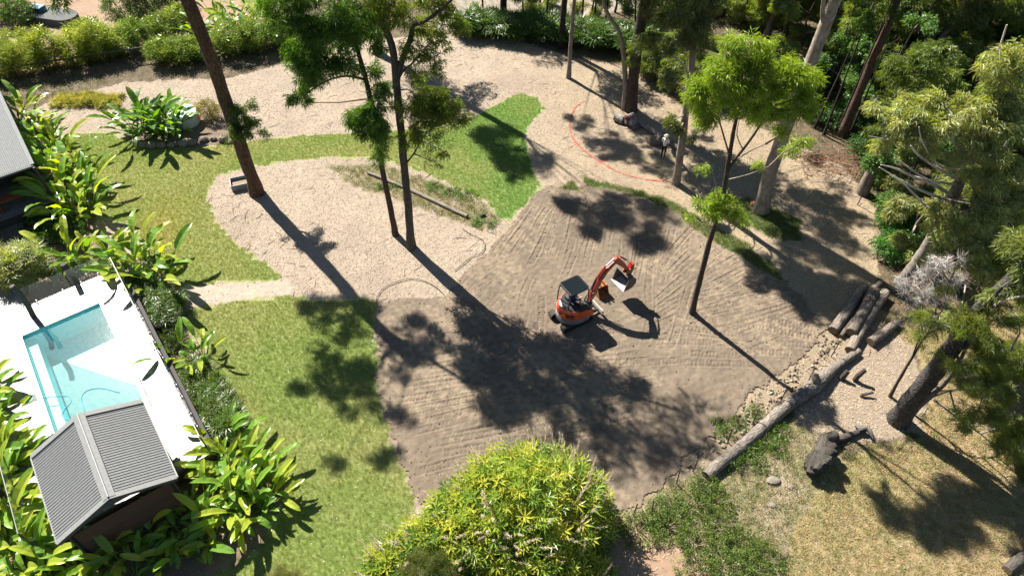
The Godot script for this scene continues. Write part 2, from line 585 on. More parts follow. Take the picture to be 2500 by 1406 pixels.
# ---------------------------------------------------------------- worked soil with the tracks of the machine
func soil_tracks(hmap: PackedFloat32Array, w: int, h: int, x0: float, z0: float, s: float) -> void:
	# each fan: two pixel lines; tracks run from the first to the second
	var fans := [
		[[1310, 480], [1430, 462], [1190, 640], [1400, 640], 7],
		[[1430, 465], [1560, 490], [1380, 650], [1560, 650], 7],
		[[1560, 495], [1700, 570], [1540, 680], [1650, 730], 7],
		[[1700, 575], [1900, 690], [1570, 730], [1640, 800], 8],
		[[1900, 690], [2000, 800], [1650, 740], [1790, 880], 9],
		[[1990, 810], [1930, 890], [1700, 750], [1600, 880], 6],
		[[1560, 700], [1700, 700], [1560, 830], [1660, 880], 3],
		[[1480, 800], [1480, 1000], [940, 900], [960, 1110], 9],
		[[1640, 850], [1640, 960], [1300, 880], [1320, 1010], 5],
		[[1240, 620], [1330, 700], [1100, 720], [1330, 860], 4],
		[[1500, 990], [1560, 1090], [1060, 1080], [1130, 1180], 4],
		[[1080, 740], [1180, 720], [1120, 900], [1330, 890], 4],
	]
	for f in fans:
		var n: int = int(f[4] * 1.6)
		for k in n:
			var t := (k + rr(-0.8, 0.8)) / maxf(1.0, n - 1)
			var a := hp(lerpf(f[0][0], f[1][0], t), lerpf(f[0][1], f[1][1], t), 0)
			var b := hp(lerpf(f[2][0], f[3][0], t), lerpf(f[2][1], f[3][1], t), 0)
			a += (a - b) * rr(-0.2, 0.15)
			b += (b - a) * rr(-0.25, 0.2)
			var d := b - a
			var L := d.length()
			d /= L
			var side := Vector3(-d.z, 0, d.x)
			var half := 0.16
			var depth := rr(0.6, 1.0)
			var bend := rr(-0.25, 0.25)
			var phase := rr(0, 5)
			var u := 0.0
			while u < L:
				var m := a + d * u + side * bend * sin(PI * u / L)
				var fade := clampf(minf(u, L - u) / 0.6, 0.0, 1.0) * depth * (0.55 + 0.45 * sin(u * 0.9 + phase))
				var j := -half - 0.1
				while j <= half + 0.1:
					var p := m + side * j
					var c := int((p.x - x0) / s)
					var r := int((p.z - z0) / s)
					if c >= 0 and r >= 0 and c < w and r < h:
						var e := absf(absf(j) - half)
						var v := 0.0
						if e < 0.035:
							v = -0.04
						elif absf(j) < half:
							v = -0.034 if fposmod(u, 0.18) < 0.09 else 0.012
						else:
							v = 0.02
						hmap[r * w + c] = lerpf(hmap[r * w + c], v, clampf(fade, 0.0, 1.0))
					j += s * 0.7
				u += s * 0.7

func build_soil() -> void:
	var s := 0.06
	var x0 := -8.5
	var z0 := -35.0
	var w := int(29.0 / s)
	var h := int(24.0 / s)
	var hmap := PackedFloat32Array()
	hmap.resize(w * h)
	soil_tracks(hmap, w, h, x0, z0, s)
	var mb := Mb.new()
	var at := PackedInt32Array()
	at.resize(w * h)
	at.fill(-1)
	for r in h:
		var z := z0 + r * s
		for c in w:
			var x := x0 + c * s
			if id_at(x, z) != SOIL and id_at(x + 0.5, z) != SOIL and id_at(x - 0.5, z) != SOIL:
				continue
			if ragged(x, z, 0.3) != SOIL:
				continue
			var relief_h: float = hmap[r * w + c]
			var hl: float = hmap[r * w + maxi(c - 1, 0)]
			var hr: float = hmap[r * w + mini(c + 1, w - 1)]
			var hu: float = hmap[maxi(r - 1, 0) * w + c]
			var hd: float = hmap[mini(r + 1, h - 1) * w + c]
			var clod := 0.02 * fine.get_noise_2d(x * 11.0, z * 11.0)
			var deep := 0.0
			for e in 8:
				if id_at(x + 0.45 * cos(e * PI / 4.0), z + 0.45 * sin(e * PI / 4.0)) == SOIL:
					deep += 0.125
			deep = clampf(deep * 1.6 - 0.6, 0.0, 1.0)
			var y := gh(x, z) + 0.03 + (0.05 + relief_h + clod) * deep
			var b := 0.5 + 0.5 * fine.get_noise_2d(x * 1.6, z * 1.6)
			var d := 0.5 + 0.5 * fine.get_noise_2d(x * 10.0, z * 10.0)
			# subsoil dragged up by the blade: ragged smears of clay with their own grain
			var pale := smoothstep(0.5, 0.66, 0.5 + 0.32 * mid.get_noise_2d(x * 1.1 + 40.0, z * 1.1) + 0.3 * (b - 0.5) + 0.3 * (d - 0.5) + 0.2 * fine.get_noise_2d(x * 0.9 + z * 0.5, (z - x) * 4.0))
			var col := Color(0.15, 0.118, 0.088).lerp(Color(0.225, 0.18, 0.135), b).lerp(Color(0.33, 0.265, 0.18), pale * 0.4)
			col = col * (0.75 + 0.5 * d)
			at[r * w + c] = mb.vert(Vector3(x, y, z), Vector3((hl - hr) + (fine.get_noise_2d(x * 11.0 - 1.0, z * 11.0) - fine.get_noise_2d(x * 11.0 + 1.0, z * 11.0)) * 0.02, 2.0 * s, (hu - hd) + (fine.get_noise_2d(x * 11.0, z * 11.0 - 1.0) - fine.get_noise_2d(x * 11.0, z * 11.0 + 1.0)) * 0.02).normalized(), col)
	for r in h - 1:
		for c in w - 1:
			var k := r * w + c
			if at[k] >= 0 and at[k + 1] >= 0 and at[k + w] >= 0 and at[k + w + 1] >= 0:
				mb.idx.append(at[k]); mb.idx.append(at[k + 1]); mb.idx.append(at[k + w])
				mb.idx.append(at[k + 1]); mb.idx.append(at[k + w + 1]); mb.idx.append(at[k + w])
	structure("worked_soil", mb.mesh(M.soil), "dark soil levelled by the machine and printed with its tracks")

# ---------------------------------------------------------------- grass, leaves and clods lying on the ground
func scatter_ground() -> void:
	var tuft := Mb.new()
	for k in 7:
		var a := TAU * k / 7.0 + 0.4
		var d := Vector3(cos(a), 0, sin(a))
		var r := 0.02 + 0.03 * float((k * 37) % 7) / 7.0
		tuft.leaf(d * r, (d * 0.75 + Vector3.UP).normalized(), Vector3(-d.z, 0, d.x), 0.05 + 0.012 * (k % 3), 0.014, Color(1, 1, 1) * (0.8 + 0.06 * k))
	var tuft_mesh := tuft.mesh(M.blade)
	var chip := Mb.new()
	chip.leaf(Vector3(-0.05, 0.012, 0), Vector3(1, 0.1, 0).normalized(), Vector3(0, 0, 1), 0.1, 0.035, Color.WHITE, 0.1)
	var chip_mesh := chip.mesh(M.litter)
	var stone := Mb.new()
	var pts := []
	for k in 6:
		pts.append([Vector3.UP, Vector3.RIGHT, Vector3.BACK, Vector3.LEFT, Vector3.FORWARD, Vector3.DOWN][k] * (0.8 + 0.08 * ((k * 5) % 6)))
	for k in 4:
		stone.tri(pts[0], pts[1 + k], pts[1 + (k + 3) % 4])
		stone.tri(pts[5], pts[1 + (k + 3) % 4], pts[1 + k])
	var stone_mesh := stone.mesh(M.stone)
	var gx := []
	var gc := []
	var lx := []
	var lc := []
	var sx := []
	var sc := []
	var tx := []
	var tc := []
	# how thick each kind lies: [grass, leaves, clods] per square metre
	var thick := {
		LAWN: [440, 1.6, 0], BRIGHT: [440, 1.2, 0], SAND: [0.5, 100, 2.0], PATH: [0.5, 14, 3], SOIL: [0, 1.5, 11], STRIP: [120, 10, 1], DRY: [90, 40, 1],
		CHIPS: [4, 170, 1], CLAY: [1, 30, 2], BED: [3, 50, 2], RUBBLE: [2, 12, 60], FAR: [8, 12, 1], WEEDY: [60, 70, 4], LITTER: [10, 40, 1], HOLE: [0, 0, 0],
	}
	var cell := 0.5
	for r in int(60.0 / cell):
		var z := -66.0 + r * cell
		var half := minf(48.0, 16.0 + (-z) * 0.6)
		for c in range(int(-half / cell), int(half / cell)):
			var x := c * cell
			var id0 := id_at(x + 0.25, z + 0.25)
			var most: Array = thick[id0]
			for kind in 3:
				var count: float = most[kind] * cell * cell
				if z < -46.0:
					count *= 0.5
				var whole := int(count) + (1 if rng.randf() < count - int(count) else 0)
				for k in whole:
					var p := Vector3(x + rng.randf() * cell, 0, z + rng.randf() * cell)
					var id := ragged(p.x, p.z, 0.22 if kind > 0 else 0.22 + 0.5 * pow(rng.randf(), 3.0))
					if id == HOLE or thick[id][kind] < 1.0:
						continue
					p.y = gh(p.x, p.z) + (0.08 if id == SOIL else 0.0)
					if kind == 0:
						var col := Color(0.22, 0.29, 0.065)
						var worn := 0.5 + 0.5 * mid.get_noise_2d(p.x * 1.3, p.z * 1.3) + 0.12 * fine.get_noise_2d(p.x * 2.0, p.z * 2.0)
						if id == LAWN or id == BRIGHT:
							col = lawn_color(p.x, p.z, worn + rr(-0.12, 0.12))
						elif id == DRY:
							col = Color(0.46, 0.36, 0.22) if rng.randf() < 0.58 else Color(0.22, 0.26, 0.08)
						elif id == LITTER or id == FAR:
							col = Color(0.08, 0.13, 0.03)
						elif id == WEEDY:
							col = Color(0.1, 0.17, 0.04) if rng.randf() < 0.55 else Color(0.3, 0.25, 0.12)
						elif id == SAND or id == STRIP:
							col = Color(0.13, 0.19, 0.045)
						var big := rr(0.5, 0.95) * (2.4 if id == DRY or id == WEEDY or id == STRIP else (3.4 if id == LITTER or id == FAR else 1.0))
						gx.append(Transform3D(rot(rr(0, TAU), rr(-0.2, 0.2), rr(-0.2, 0.2), big), p))
						gc.append(vary(col, 0.13 if id == LAWN or id == BRIGHT else 0.3))
					elif kind == 1:
						var col: Color = [Color(0.44, 0.34, 0.24), Color(0.36, 0.26, 0.17), Color(0.5, 0.41, 0.31), Color(0.2, 0.135, 0.09), Color(0.4, 0.29, 0.18)][rng.randi() % 5]
						if id == LITTER or id == BED or id == SOIL:
							col = col * 0.6
						elif id == SAND and rng.randf() < 0.45:
							col = col * 0.45
						elif id == DRY or id == WEEDY:
							col = col * 0.75
						elif id == LAWN or id == BRIGHT:
							col = Color(0.55, 0.5, 0.4)
						var big := rr(0.45, 1.15)
						lx.append(Transform3D(rot(rr(0, TAU), rr(-0.35, 0.35), rr(-0.5, 0.5), big), p + Vector3.UP * rr(0.0, 0.02)))
						lc.append(vary(col, 0.25))
					else:
						var big := 0.016 + 0.03 * pow(rng.randf(), 3.0)
						var col := Color(0.36, 0.3, 0.23)
						if id == SOIL:
							col = Color(0.2, 0.15, 0.1) if rng.randf() < 0.75 else Color(0.45, 0.37, 0.27)
						elif id == RUBBLE:
							big = 0.03 + 0.09 * pow(rng.randf(), 2.5)
							col = Color(0.4, 0.33, 0.24) if rng.randf() < 0.6 else Color(0.2, 0.15, 0.1)
						sx.append(Transform3D(rot(rr(0, TAU), rr(-1, 1), rr(-1, 1), 1.0) * Basis.from_scale(Vector3(rr(0.7, 1.3), rr(0.6, 1.0), rr(0.7, 1.3)) * big), p + Vector3.UP * big * 0.3))
						sc.append(vary(col, 0.3))
	var stick := Mb.new()
	stick.tube([Vector3(-0.5, 0.01, 0), Vector3(-0.1, 0.03, 0.04), Vector3(0.2, 0.02, -0.02), Vector3(0.5, 0.01, 0.05)], [0.014, 0.02, 0.016, 0.006], 5, Color.WHITE)
	for k in 5200:
		var p := Vector3(rr(-32, 26), 0, rr(-56, -11))
		var id := id_at(p.x, p.z)
		if not (id in [SAND, WEEDY, CHIPS, LITTER, DRY, BED, RUBBLE]):
			continue
		if fine.get_noise_2d(p.x * 0.6 + 9.0, p.z * 0.6) < rr(-0.2, 0.35):
			continue
		p.y = gh(p.x, p.z) + 0.01
		tx.append(Transform3D(rot(rr(0, TAU), rr(-0.1, 0.1), rr(-0.06, 0.06), rr(0.25, 0.8)), p))
		tc.append(vary([Color(0.12, 0.085, 0.06), Color(0.2, 0.15, 0.11), Color(0.4, 0.34, 0.27)][rng.randi() % 3], 0.25))
	tag(copies("fallen_twigs", stick.mesh(M.twig), tx, tc), "fallen twigs and bark strips on the bare earth", "twigs", "", "stuff")
	tag(copies("grass", tuft_mesh, gx, gc), "short mown and dry grass over the garden", "grass", "", "stuff")
	tag(copies("fallen_leaves", chip_mesh, lx, lc), "dry gum leaves and bark chips strewn over the earth", "leaves", "", "stuff")
	tag(copies("gravel", stone_mesh, sx, sc), "small stones and clods on the soil", "gravel", "", "stuff")
	print("scatter ", gx.size(), " ", lx.size(), " ", sx.size())
	P["stone"] = stone_mesh
# ---------------------------------------------------------------- foliage prototypes
func make_sprays() -> void:
	var r := RandomNumberGenerator.new()
	r.seed = 5
	# gum: a twig with long leaves hanging from it
	for kind in ["gum", "broad", "wattle"]:
		var mb := Mb.new()
		var count: int = {"gum": 20, "broad": 16, "wattle": 26}[kind]
		var long: float = {"gum": 0.23, "broad": 0.17, "wattle": 0.19}[kind]
		var wide: float = {"gum": 0.046, "broad": 0.075, "wattle": 0.036}[kind]
		for k in count:
			var t := float(k) / count
			var a := k * 2.4
			var base := Vector3(cos(a) * 0.12 * (1.0 - t * 0.5), 0.1 - 0.1 * t, 0) + Vector3(r.randf_range(-0.1, 0.1), r.randf_range(-0.06, 0.06), -0.25 + 0.55 * t)
			var out := Vector3(cos(a), r.randf_range(-0.9, 0.15), sin(a) * 0.6 + 0.5).normalized()
			var side := out.cross(Vector3(r.randf_range(-1, 1), r.randf_range(-1, 1), r.randf_range(-1, 1))).normalized()
			mb.leaf(base, out, side, long * r.randf_range(0.75, 1.25), wide * r.randf_range(0.8, 1.2), Color(1, 1, 1) * r.randf_range(0.8, 1.15), 0.55 if kind != "broad" else 0.2)
		P[kind] = mb.mesh(M.leaf)
	# casuarina: hair-thin green needles
	var nb := Mb.new()
	for k in 46:
		var a := k * 2.399
		var base := Vector3(r.randf_range(-0.15, 0.15), r.randf_range(-0.1, 0.1), -0.2 + 0.4 * k / 46.0)
		var out := Vector3(cos(a), r.randf_range(-0.5, 0.7), sin(a) + 0.4).normalized()
		nb.leaf(base, out, out.cross(Vector3.UP).normalized(), r.randf_range(0.2, 0.36), 0.011, Color(1, 1, 1) * r.randf_range(0.8, 1.15), 0.3)
	P["needle"] = nb.mesh(M.leaf)
	# cane shrub: whorls of long pointed leaves on an upright stem
	var cb := Mb.new()
	for k in 12:
		var a := k * 2.4
		var t := k / 12.0
		var base := Vector3(0, t * 0.3, 0)
		var out := Vector3(cos(a), 0.25 + t * 0.9, sin(a)).normalized()
		var side := Vector3(-sin(a), 0, cos(a))
		cb.leaf(base, out, side, r.randf_range(0.3, 0.46) * (1.0 - 0.3 * t), r.randf_range(0.045, 0.062), Color(1, 1, 1) * r.randf_range(0.75, 1.2), 0.28)
	P["cane"] = cb.mesh(M.glossy_leaf)
	# strap-leaved clump
	var sb := Mb.new()
	for k in 14:
		var a := k * 2.4
		var d := Vector3(cos(a), 0, sin(a))
		var lift := r.randf_range(0.8, 2.0)
		var one := (d + Vector3.UP * lift).normalized() * r.randf_range(0.22, 0.3)
		var side := Vector3(-d.z, 0, d.x) * 0.014
		var tip := one + (d + Vector3.UP * (lift * 0.35 - 0.3)).normalized() * r.randf_range(0.18, 0.26)
		var col := Color(1, 1, 1) * r.randf_range(0.75, 1.2)
		sb.quad(-side, side, one + side, one - side, col)
		sb.tri(one - side, one + side, tip, col)
	P["strap"] = sb.mesh(M.glossy_leaf)
	# dead twigs
	var db := Mb.new()
	for k in 18:
		var a := k * 2.4
		var out := Vector3(cos(a) * 0.8, r.randf_range(0.0, 1.0), sin(a) * 0.8).normalized()
		var base := Vector3(r.randf_range(-0.12, 0.12), r.randf_range(-0.15, 0.15), r.randf_range(-0.12, 0.12))
		db.leaf(base, out, out.cross(Vector3(0.3, 0.1, 0.9)).normalized(), r.randf_range(0.25, 0.45), 0.013, Color.WHITE * r.randf_range(0.8, 1.1), r.randf_range(-0.1, 0.2))
	P["dead"] = db.mesh(M.twig)
	# seed plume
	var pb := Mb.new()
	for k in 22:
		var t := k / 22.0
		var a := k * 2.4
		var base := Vector3(0.1 * t * t, t * 0.6, 0)
		var out := Vector3(cos(a) * 0.28 + 0.2, 1.0, sin(a) * 0.28).normalized()
		pb.leaf(base, out, Vector3(-sin(a), 0, cos(a)), 0.16 * (1.1 - t * 0.4), 0.012, Color.WHITE * r.randf_range(0.85, 1.1))
	pb.tube([Vector3(0, -0.35, 0), Vector3(0.02, 0.2, 0), Vector3(0.1, 0.6, 0)], [0.008, 0.007, 0.004], 4, Color(0.8, 0.8, 0.6), false)
	P["plume"] = pb.mesh(M.plume)
	# paddle leaves, stalk and blade in one; some upright, some arching over
	for kind in 6:
		var pl := Mb.new()
		var stalk: float = [0.9, 1.15, 1.35, 0.7, 1.0, 0.5][kind]
		var blade: float = [0.95, 1.1, 1.2, 0.8, 1.05, 0.75][kind]
		var wide: float = [0.13, 0.145, 0.16, 0.12, 0.15, 0.11][kind]
		var arch: float = [0.5, 0.95, 0.7, 1.15, 1.5, 1.8][kind]
		var dir := Vector3(0, 1, 0.12).normalized()
		var p := Vector3.ZERO
		var stem := [p]
		for k in 4:
			p += dir * stalk / 4.0
			stem.append(p)
			dir = dir.rotated(Vector3.RIGHT, 0.06)
		pl.tube(stem, [0.022, 0.02, 0.017, 0.014, 0.012], 5, Color(0.75, 0.95, 0.6), false)
		var segs := 8
		var left := []
		var right := []
		var rib := []
		for k in segs + 1:
			var t := float(k) / segs
			var w := wide * pow(sin(PI * clampf(t * 0.93 + 0.07, 0.0, 1.0)), 0.55) * (1.0 if t < 0.98 else 0.2)
			var nn := dir.cross(Vector3.RIGHT).normalized()
			var wob := 0.012 * sin(k * 2.3 + kind)
			rib.append(p)
			left.append(p + Vector3.LEFT * w + nn * (w * 0.35 + wob))
			right.append(p + Vector3.RIGHT * w + nn * (w * 0.35 - wob))
			p += dir * blade / segs
			dir = dir.rotated(Vector3.RIGHT, arch / segs)
		for k in segs:
			var tone := Color.WHITE * (0.95 + 0.07 * ((k * 3 + kind) % 3 - 1))
			pl.quad(left[k], rib[k], rib[k + 1], left[k + 1], tone)
			pl.quad(rib[k], right[k], right[k + 1], rib[k + 1], tone * 0.97)
		P["paddle%d" % kind] = pl

func paddle(kind: int, tone: int) -> Mesh:
	var key := "paddle_mesh_%d_%d" % [kind, tone]
	if not P.has(key):
		var m: StandardMaterial3D = M.glossy_leaf.duplicate()
		m.resource_name = "paddle_leaf"
		var lin: Color = [Color(0.13, 0.27, 0.035), Color(0.2, 0.36, 0.045), Color(0.36, 0.44, 0.05), Color(0.075, 0.17, 0.04)][tone]
		m.albedo_color = lin.linear_to_srgb()
		if not P.has("tone%d" % tone):
			P["tone%d" % tone] = m
		P[key] = P["paddle%d" % kind].mesh(P["tone%d" % tone])
	return P[key]

# ---------------------------------------------------------------- trees
# crown: [px, py, radius in px, depth offset in m, share]; limbs: arrays of pixel points; all in upright planes near the trunk's base
func spray_ball(kind: String, center: Vector3, R: float, tint: Color, dens: float, xfs: Array, cols: Array, flat := 0.8, size := 1.0) -> void:
	var count := int(dens * R * R * 115.0)
	var lobes := []
	for k in maxi(3, int(R * 4.0)):
		lobes.append([in_ball().normalized() * R * rr(0.35, 0.85), R * rr(0.3, 0.55)])
	for k in count:
		var q: Array = lobes[rng.randi() % lobes.size()]
		var u := in_ball()
		u = u.normalized() * pow(u.length(), 0.6)
		var p: Vector3 = q[0] + u * q[1]
		p.y *= flat
		var out := p.normalized()
		var yaw := atan2(out.x, out.z) + rr(-0.9, 0.9)
		xfs.append(Transform3D(rot(yaw, -out.y * 0.5 + rr(-0.8, 0.8), rr(-0.9, 0.9), rr(0.6, 1.08) * size), center + p))
		cols.append(vary(tint, 0.28))

func tree_at(called: String, label: String, group: String, base: Vector3, trunk: Array, radii: Array, bark: String, barkcol: Color, limbs: Array, crown: Array, kind: String, tint: Color, dens := 1.0, size := 1.0, category := "tree") -> Node3D:
	var o := thing(called, label, category, base, 0.0, group)
	var mb := Mb.new()
	var pts := [Vector3(0, -0.25, 0)]
	for q in trunk:
		pts.append((q if q is Vector3 else zp(q[0], q[1], base.z)) - base)
	var rad := []
	for k in pts.size():
		var t := float(k) / (pts.size() - 1)
		rad.append(lerpf(radii[0], radii[1], t) * (1.35 if k == 0 else 1.0))
	# smooth the path
	var sp := []
	var sr := []
	for k in pts.size() - 1:
		for s in 3:
			var t := s / 3.0
			var a: Vector3 = pts[maxi(k - 1, 0)]
			var d: Vector3 = pts[mini(k + 2, pts.size() - 1)]
			sp.append(pts[k].cubic_interpolate(pts[k + 1], a, d, t))
			sr.append(lerpf(rad[k], rad[k + 1], t))
	sp.append(pts[-1])
	sr.append(rad[-1])
	mb.tube(sp, sr, 12, barkcol, true, 0.09, rng)
	part("trunk", mb.mesh(M[bark]), o)
	var joints := sp.duplicate()
	for l in limbs:
		var lb := Mb.new()
		var lp := []
		var dz: float = l[1]
		for k in l[0].size():
			var q = l[0][k]
			lp.append(zp(q[0], q[1], base.z + dz * k / maxf(1.0, l[0].size() - 1)) - base)
		var lr := []
		for k in lp.size():
			lr.append(lerpf(l[2], l[3], float(k) / maxf(1, lp.size() - 1)))
		var lc: Color = l[4] if l.size() > 4 else barkcol
		lp = smooth(lp, 3)
		var fine_r := []
		for k in lp.size():
			fine_r.append(lerpf(l[2], l[3], float(k) / maxf(1, lp.size() - 1)))
		lb.tube(lp, fine_r, 6, lc, true, 0.12, rng)
		part("limb", lb.mesh(M["smooth_bark"] if l.size() > 4 else M[bark]), o)
		joints.append_array(lp)
	var tb := Mb.new()
	var xfs := []
	var cols := []
	for q in crown:
		var c: Vector3 = (q[0] if q[0] is Vector3 else zp(q[0], q[1], base.z + q[3])) - base
		var R: float = q[2] if q[0] is Vector3 else px_to_m(c + base, q[2])
		var d: float = q[4] if q.size() > 4 else 1.0
		spray_ball(kind, c, R, tint, dens * d, xfs, cols, 0.85, size)
		var best: Vector3 = joints[0]
		var score := 1e9
		for j in joints:
			var w: float = j.distance_to(c) + (6.0 if j.y > c.y + 0.3 else 0.0)
			if w < score:
				score = w
				best = j
		if best.distance_to(c) > 0.4:
			var m: Vector3 = best.lerp(c, 0.5) + Vector3(rr(-0.15, 0.15), rr(-0.1, 0.25), rr(-0.15, 0.15))
			tb.tube([best, m, c], [0.045, 0.03, 0.018], 5, barkcol * 0.95, false)
		for k in 5:
			var e := in_ball() * R * 0.85
			tb.tube([c, c + e * 0.5 + Vector3.UP * 0.08, c + e], [0.016, 0.011, 0.006], 4, barkcol * 0.9, false)
	if tb.v.size():
		part("branches", tb.mesh(M["twig"]), o).set_meta("kind", "stuff")
	if xfs.size():
		copies("crown", P[kind], xfs, cols, o)
	return o

# a tree from its height alone, for the bush behind
func bush_tree(base: Vector3, h: float, crown_r: float, kind: String, tint: Color, bark: String, barkcol: Color, label: String, group: String, from := 0.45, lean := Vector3.ZERO, dens := 0.8, r := 0.18) -> Node3D:
	var trunk := []
	for k in range(1, 6):
		var t := k / 5.0
		trunk.append(base + lean * t * t + Vector3(rr(-0.15, 0.15), h * t * 0.92, rr(-0.15, 0.15)))
	var crown := []
	var count := int(4 + crown_r * 1.6)
	for k in count:
		var t := from + (1.0 - from) * (k + rr(0, 0.8)) / count
		var reach := crown_r * sin(PI * clampf(0.2 + 0.75 * (t - from) / (1.0 - from), 0, 1))
		var a := k * 2.4 + rr(-0.4, 0.4)
		var c := base + lean * t * t + Vector3(cos(a) * reach, h * t, sin(a) * reach)
		crown.append([c, 0, crown_r * rr(0.38, 0.62), 0.0])
	return tree_at("gum_tree" if h > 9 else "bush_tree", label, group, base, trunk, [r, r * 0.35], bark, barkcol, [], crown, kind, tint, dens, 1.15)

# ---------------------------------------------------------------- garden plants
func paddle_plant(label: String, group: String, base: Vector3, n: int, h: float, spread: float, tones: Array, aim := Vector3.ZERO) -> Node3D:
	var o := thing("paddle_leaf_plant", label, "plant", base, 0.0, group)
	for k in int(n * 1.5):
		var a := k * 2.4 + rr(-0.5, 0.5)
		if aim != Vector3.ZERO and rng.randf() < 0.55:
			a = atan2(aim.x, aim.z) + rr(-0.9, 0.9)
		var tilt := rr(0.05, 0.75)
		var off := Vector3(sin(a), 0, cos(a)) * spread * rr(0.1, 1.0)
		off.y = -0.04
		var s := h * rr(0.6, 1.08)
		part("leaf", paddle(rng.randi() % 6, tones[rng.randi() % tones.size()]), o, Transform3D(rot(a, tilt, rr(-0.3, 0.3), s), off))
	return o

func shrub(called: String, label: String, group: String, base: Vector3, R: Vector3, kind: String, tint: Color, dens := 1.0, size := 1.0, upright := false, category := "shrub") -> Node3D:
	var o := thing(called, label, category, base, 0.0, group)
	var xfs := []
	var cols := []
	var count := int(dens * 60.0 * (R.x * R.z + R.x * R.y))
	var tb := Mb.new()
	for k in count:
		var u := in_ball()
		u = u.normalized() * (0.55 + 0.5 * pow(rng.randf(), 0.7)) * (1.0 + 0.18 * fine.get_noise_3d(u.x * 40.0 + base.x * 9.0, u.y * 40.0, u.z * 40.0 + base.z * 9.0))
		var p := Vector3(u.x * R.x, maxf(0.02, (u.y * 0.5 + 0.5) * R.y), u.z * R.z)
		var yaw := atan2(u.x, u.z) + rr(-0.7, 0.7)
		var tilt := rr(-0.2, 0.5) if upright else rr(-0.7, 0.6)
		xfs.append(Transform3D(rot(yaw, tilt, rr(-0.4, 0.4), rr(0.75, 1.3) * size), p))
		cols.append(vary(tint, 0.3))
	for k in 9:
		var a := k * 2.4
		var e := Vector3(cos(a) * R.x * rr(0.3, 0.8), R.y * rr(0.5, 0.85), sin(a) * R.z * rr(0.3, 0.8))
		tb.tube([Vector3(cos(a) * 0.08, -0.05, sin(a) * 0.08), e * 0.5 + Vector3.UP * 0.1, e], [0.025, 0.018, 0.008], 5, Color(0.17, 0.13, 0.09), false)
	part("stems", tb.mesh(M["twig"]), o)
	copies("foliage", P[kind], xfs, cols, o)
	return o

func rock(called: String, label: String, group: String, at: Vector3, size: Vector3, col: Color, seed_at := 0.0, category := "rock") -> void:
	var mb := Mb.new()
	var sides := 9
	var rings := 6
	var grid := []
	for r in rings + 1:
		var ph := PI * r / rings
		var row := []
		for s in sides:
			var th := TAU * s / sides
			var d := Vector3(sin(ph) * cos(th), cos(ph), sin(ph) * sin(th))
			var k := 1.0 + 0.28 * fine.get_noise_3d(d.x * 25.0 + seed_at * 7.0, d.y * 25.0 + seed_at, d.z * 25.0)
			row.append(d * size * 0.5 * k)
		grid.append(row)
	for r in rings:
		for s in sides:
			var a: Vector3 = grid[r][s]
			var b: Vector3 = grid[r][(s + 1) % sides]
			var d: Vector3 = grid[r + 1][(s + 1) % sides]
			var e: Vector3 = grid[r + 1][s]
			mb.quad(a, b, d, e, col)
	put(called, mb.mesh(M.stone), label, category, group, at + Vector3.UP * size.y * 0.28)

# a felled log lying on the ground between two points, bark on the round, pale wood at the sawn ends
func log_between(called: String, label: String, group: String, a: Vector3, b: Vector3, r0: float, r1: float, col: Color, ends := Color(0.42, 0.31, 0.2), knots := 6, category := "log") -> Node3D:
	var o := thing(called, label, category, a, 0.0, group)
	var pts := []
	var rad := []
	var d := b - a
	var side := Vector3(-d.z, 0, d.x).normalized()
	var wob := rr(-1, 1)
	for k in knots + 1:
		var t := float(k) / knots
		pts.append(d * t + side * sin(t * PI * 1.3) * 0.05 * wob * d.length() * 0.25 + Vector3.UP * lerpf(r0, r1, t) * 0.92)
		rad.append(lerpf(r0, r1, t) * rr(0.93, 1.07))
	var mb := Mb.new()
	mb.tube(pts, rad, 12, col, false, 0.06, rng)
	part("bark", mb.mesh(M.log_wood), o)
	for end in 2:
		var k := 0 if end == 0 else knots
		var dir: Vector3 = (pts[0] - pts[1] if end == 0 else pts[knots] - pts[knots - 1]).normalized()
		var cb := Mb.new()
		cb.tube([pts[k] - dir * 0.03, pts[k] + dir * 0.012], [rad[k] * 0.985, rad[k] * 0.96], 12, ends)
		part("cut_end", cb.mesh(M.log_wood), o)
	return o
# ---------------------------------------------------------------- pool, deck, fences, hut, house
const GREY_BOARD := Color(0.25, 0.25, 0.25)

func deck_basis(h := 0.0) -> Transform3D:
	# local x across the deck (towards the lawn), local z along it (towards the hut)
	return Transform3D(Basis(DV, Vector3.UP, DU), DECK_AT + Vector3.UP * h)

func boards(o: Node3D, b0: float, b1: float, spans: Callable, top: float, along := true, tone := GREY_BOARD, w := 0.14) -> void:
	var b := b0
	var k := 0
	while b + w <= b1 + 0.001:
		for s in spans.call(b + w * 0.5):
			var mb := Mb.new()
			var mid_a: float = (s[0] + s[1]) * 0.5
			var len: float = s[1] - s[0]
			mb.box(Transform3D.IDENTITY, Vector3(w - 0.009, 0.028, len - 0.004) if along else Vector3(len - 0.004, 0.028, w - 0.009), vary(tone, 0.16))
			var at := Vector3(-(b + w * 0.5), top - 0.014, -mid_a) if along else Vector3(-mid_a, top - 0.014, -(b + w * 0.5))
			part("board", mb.mesh(M.board), o, Transform3D(Basis.IDENTITY, at))
		b += w
		k += 1

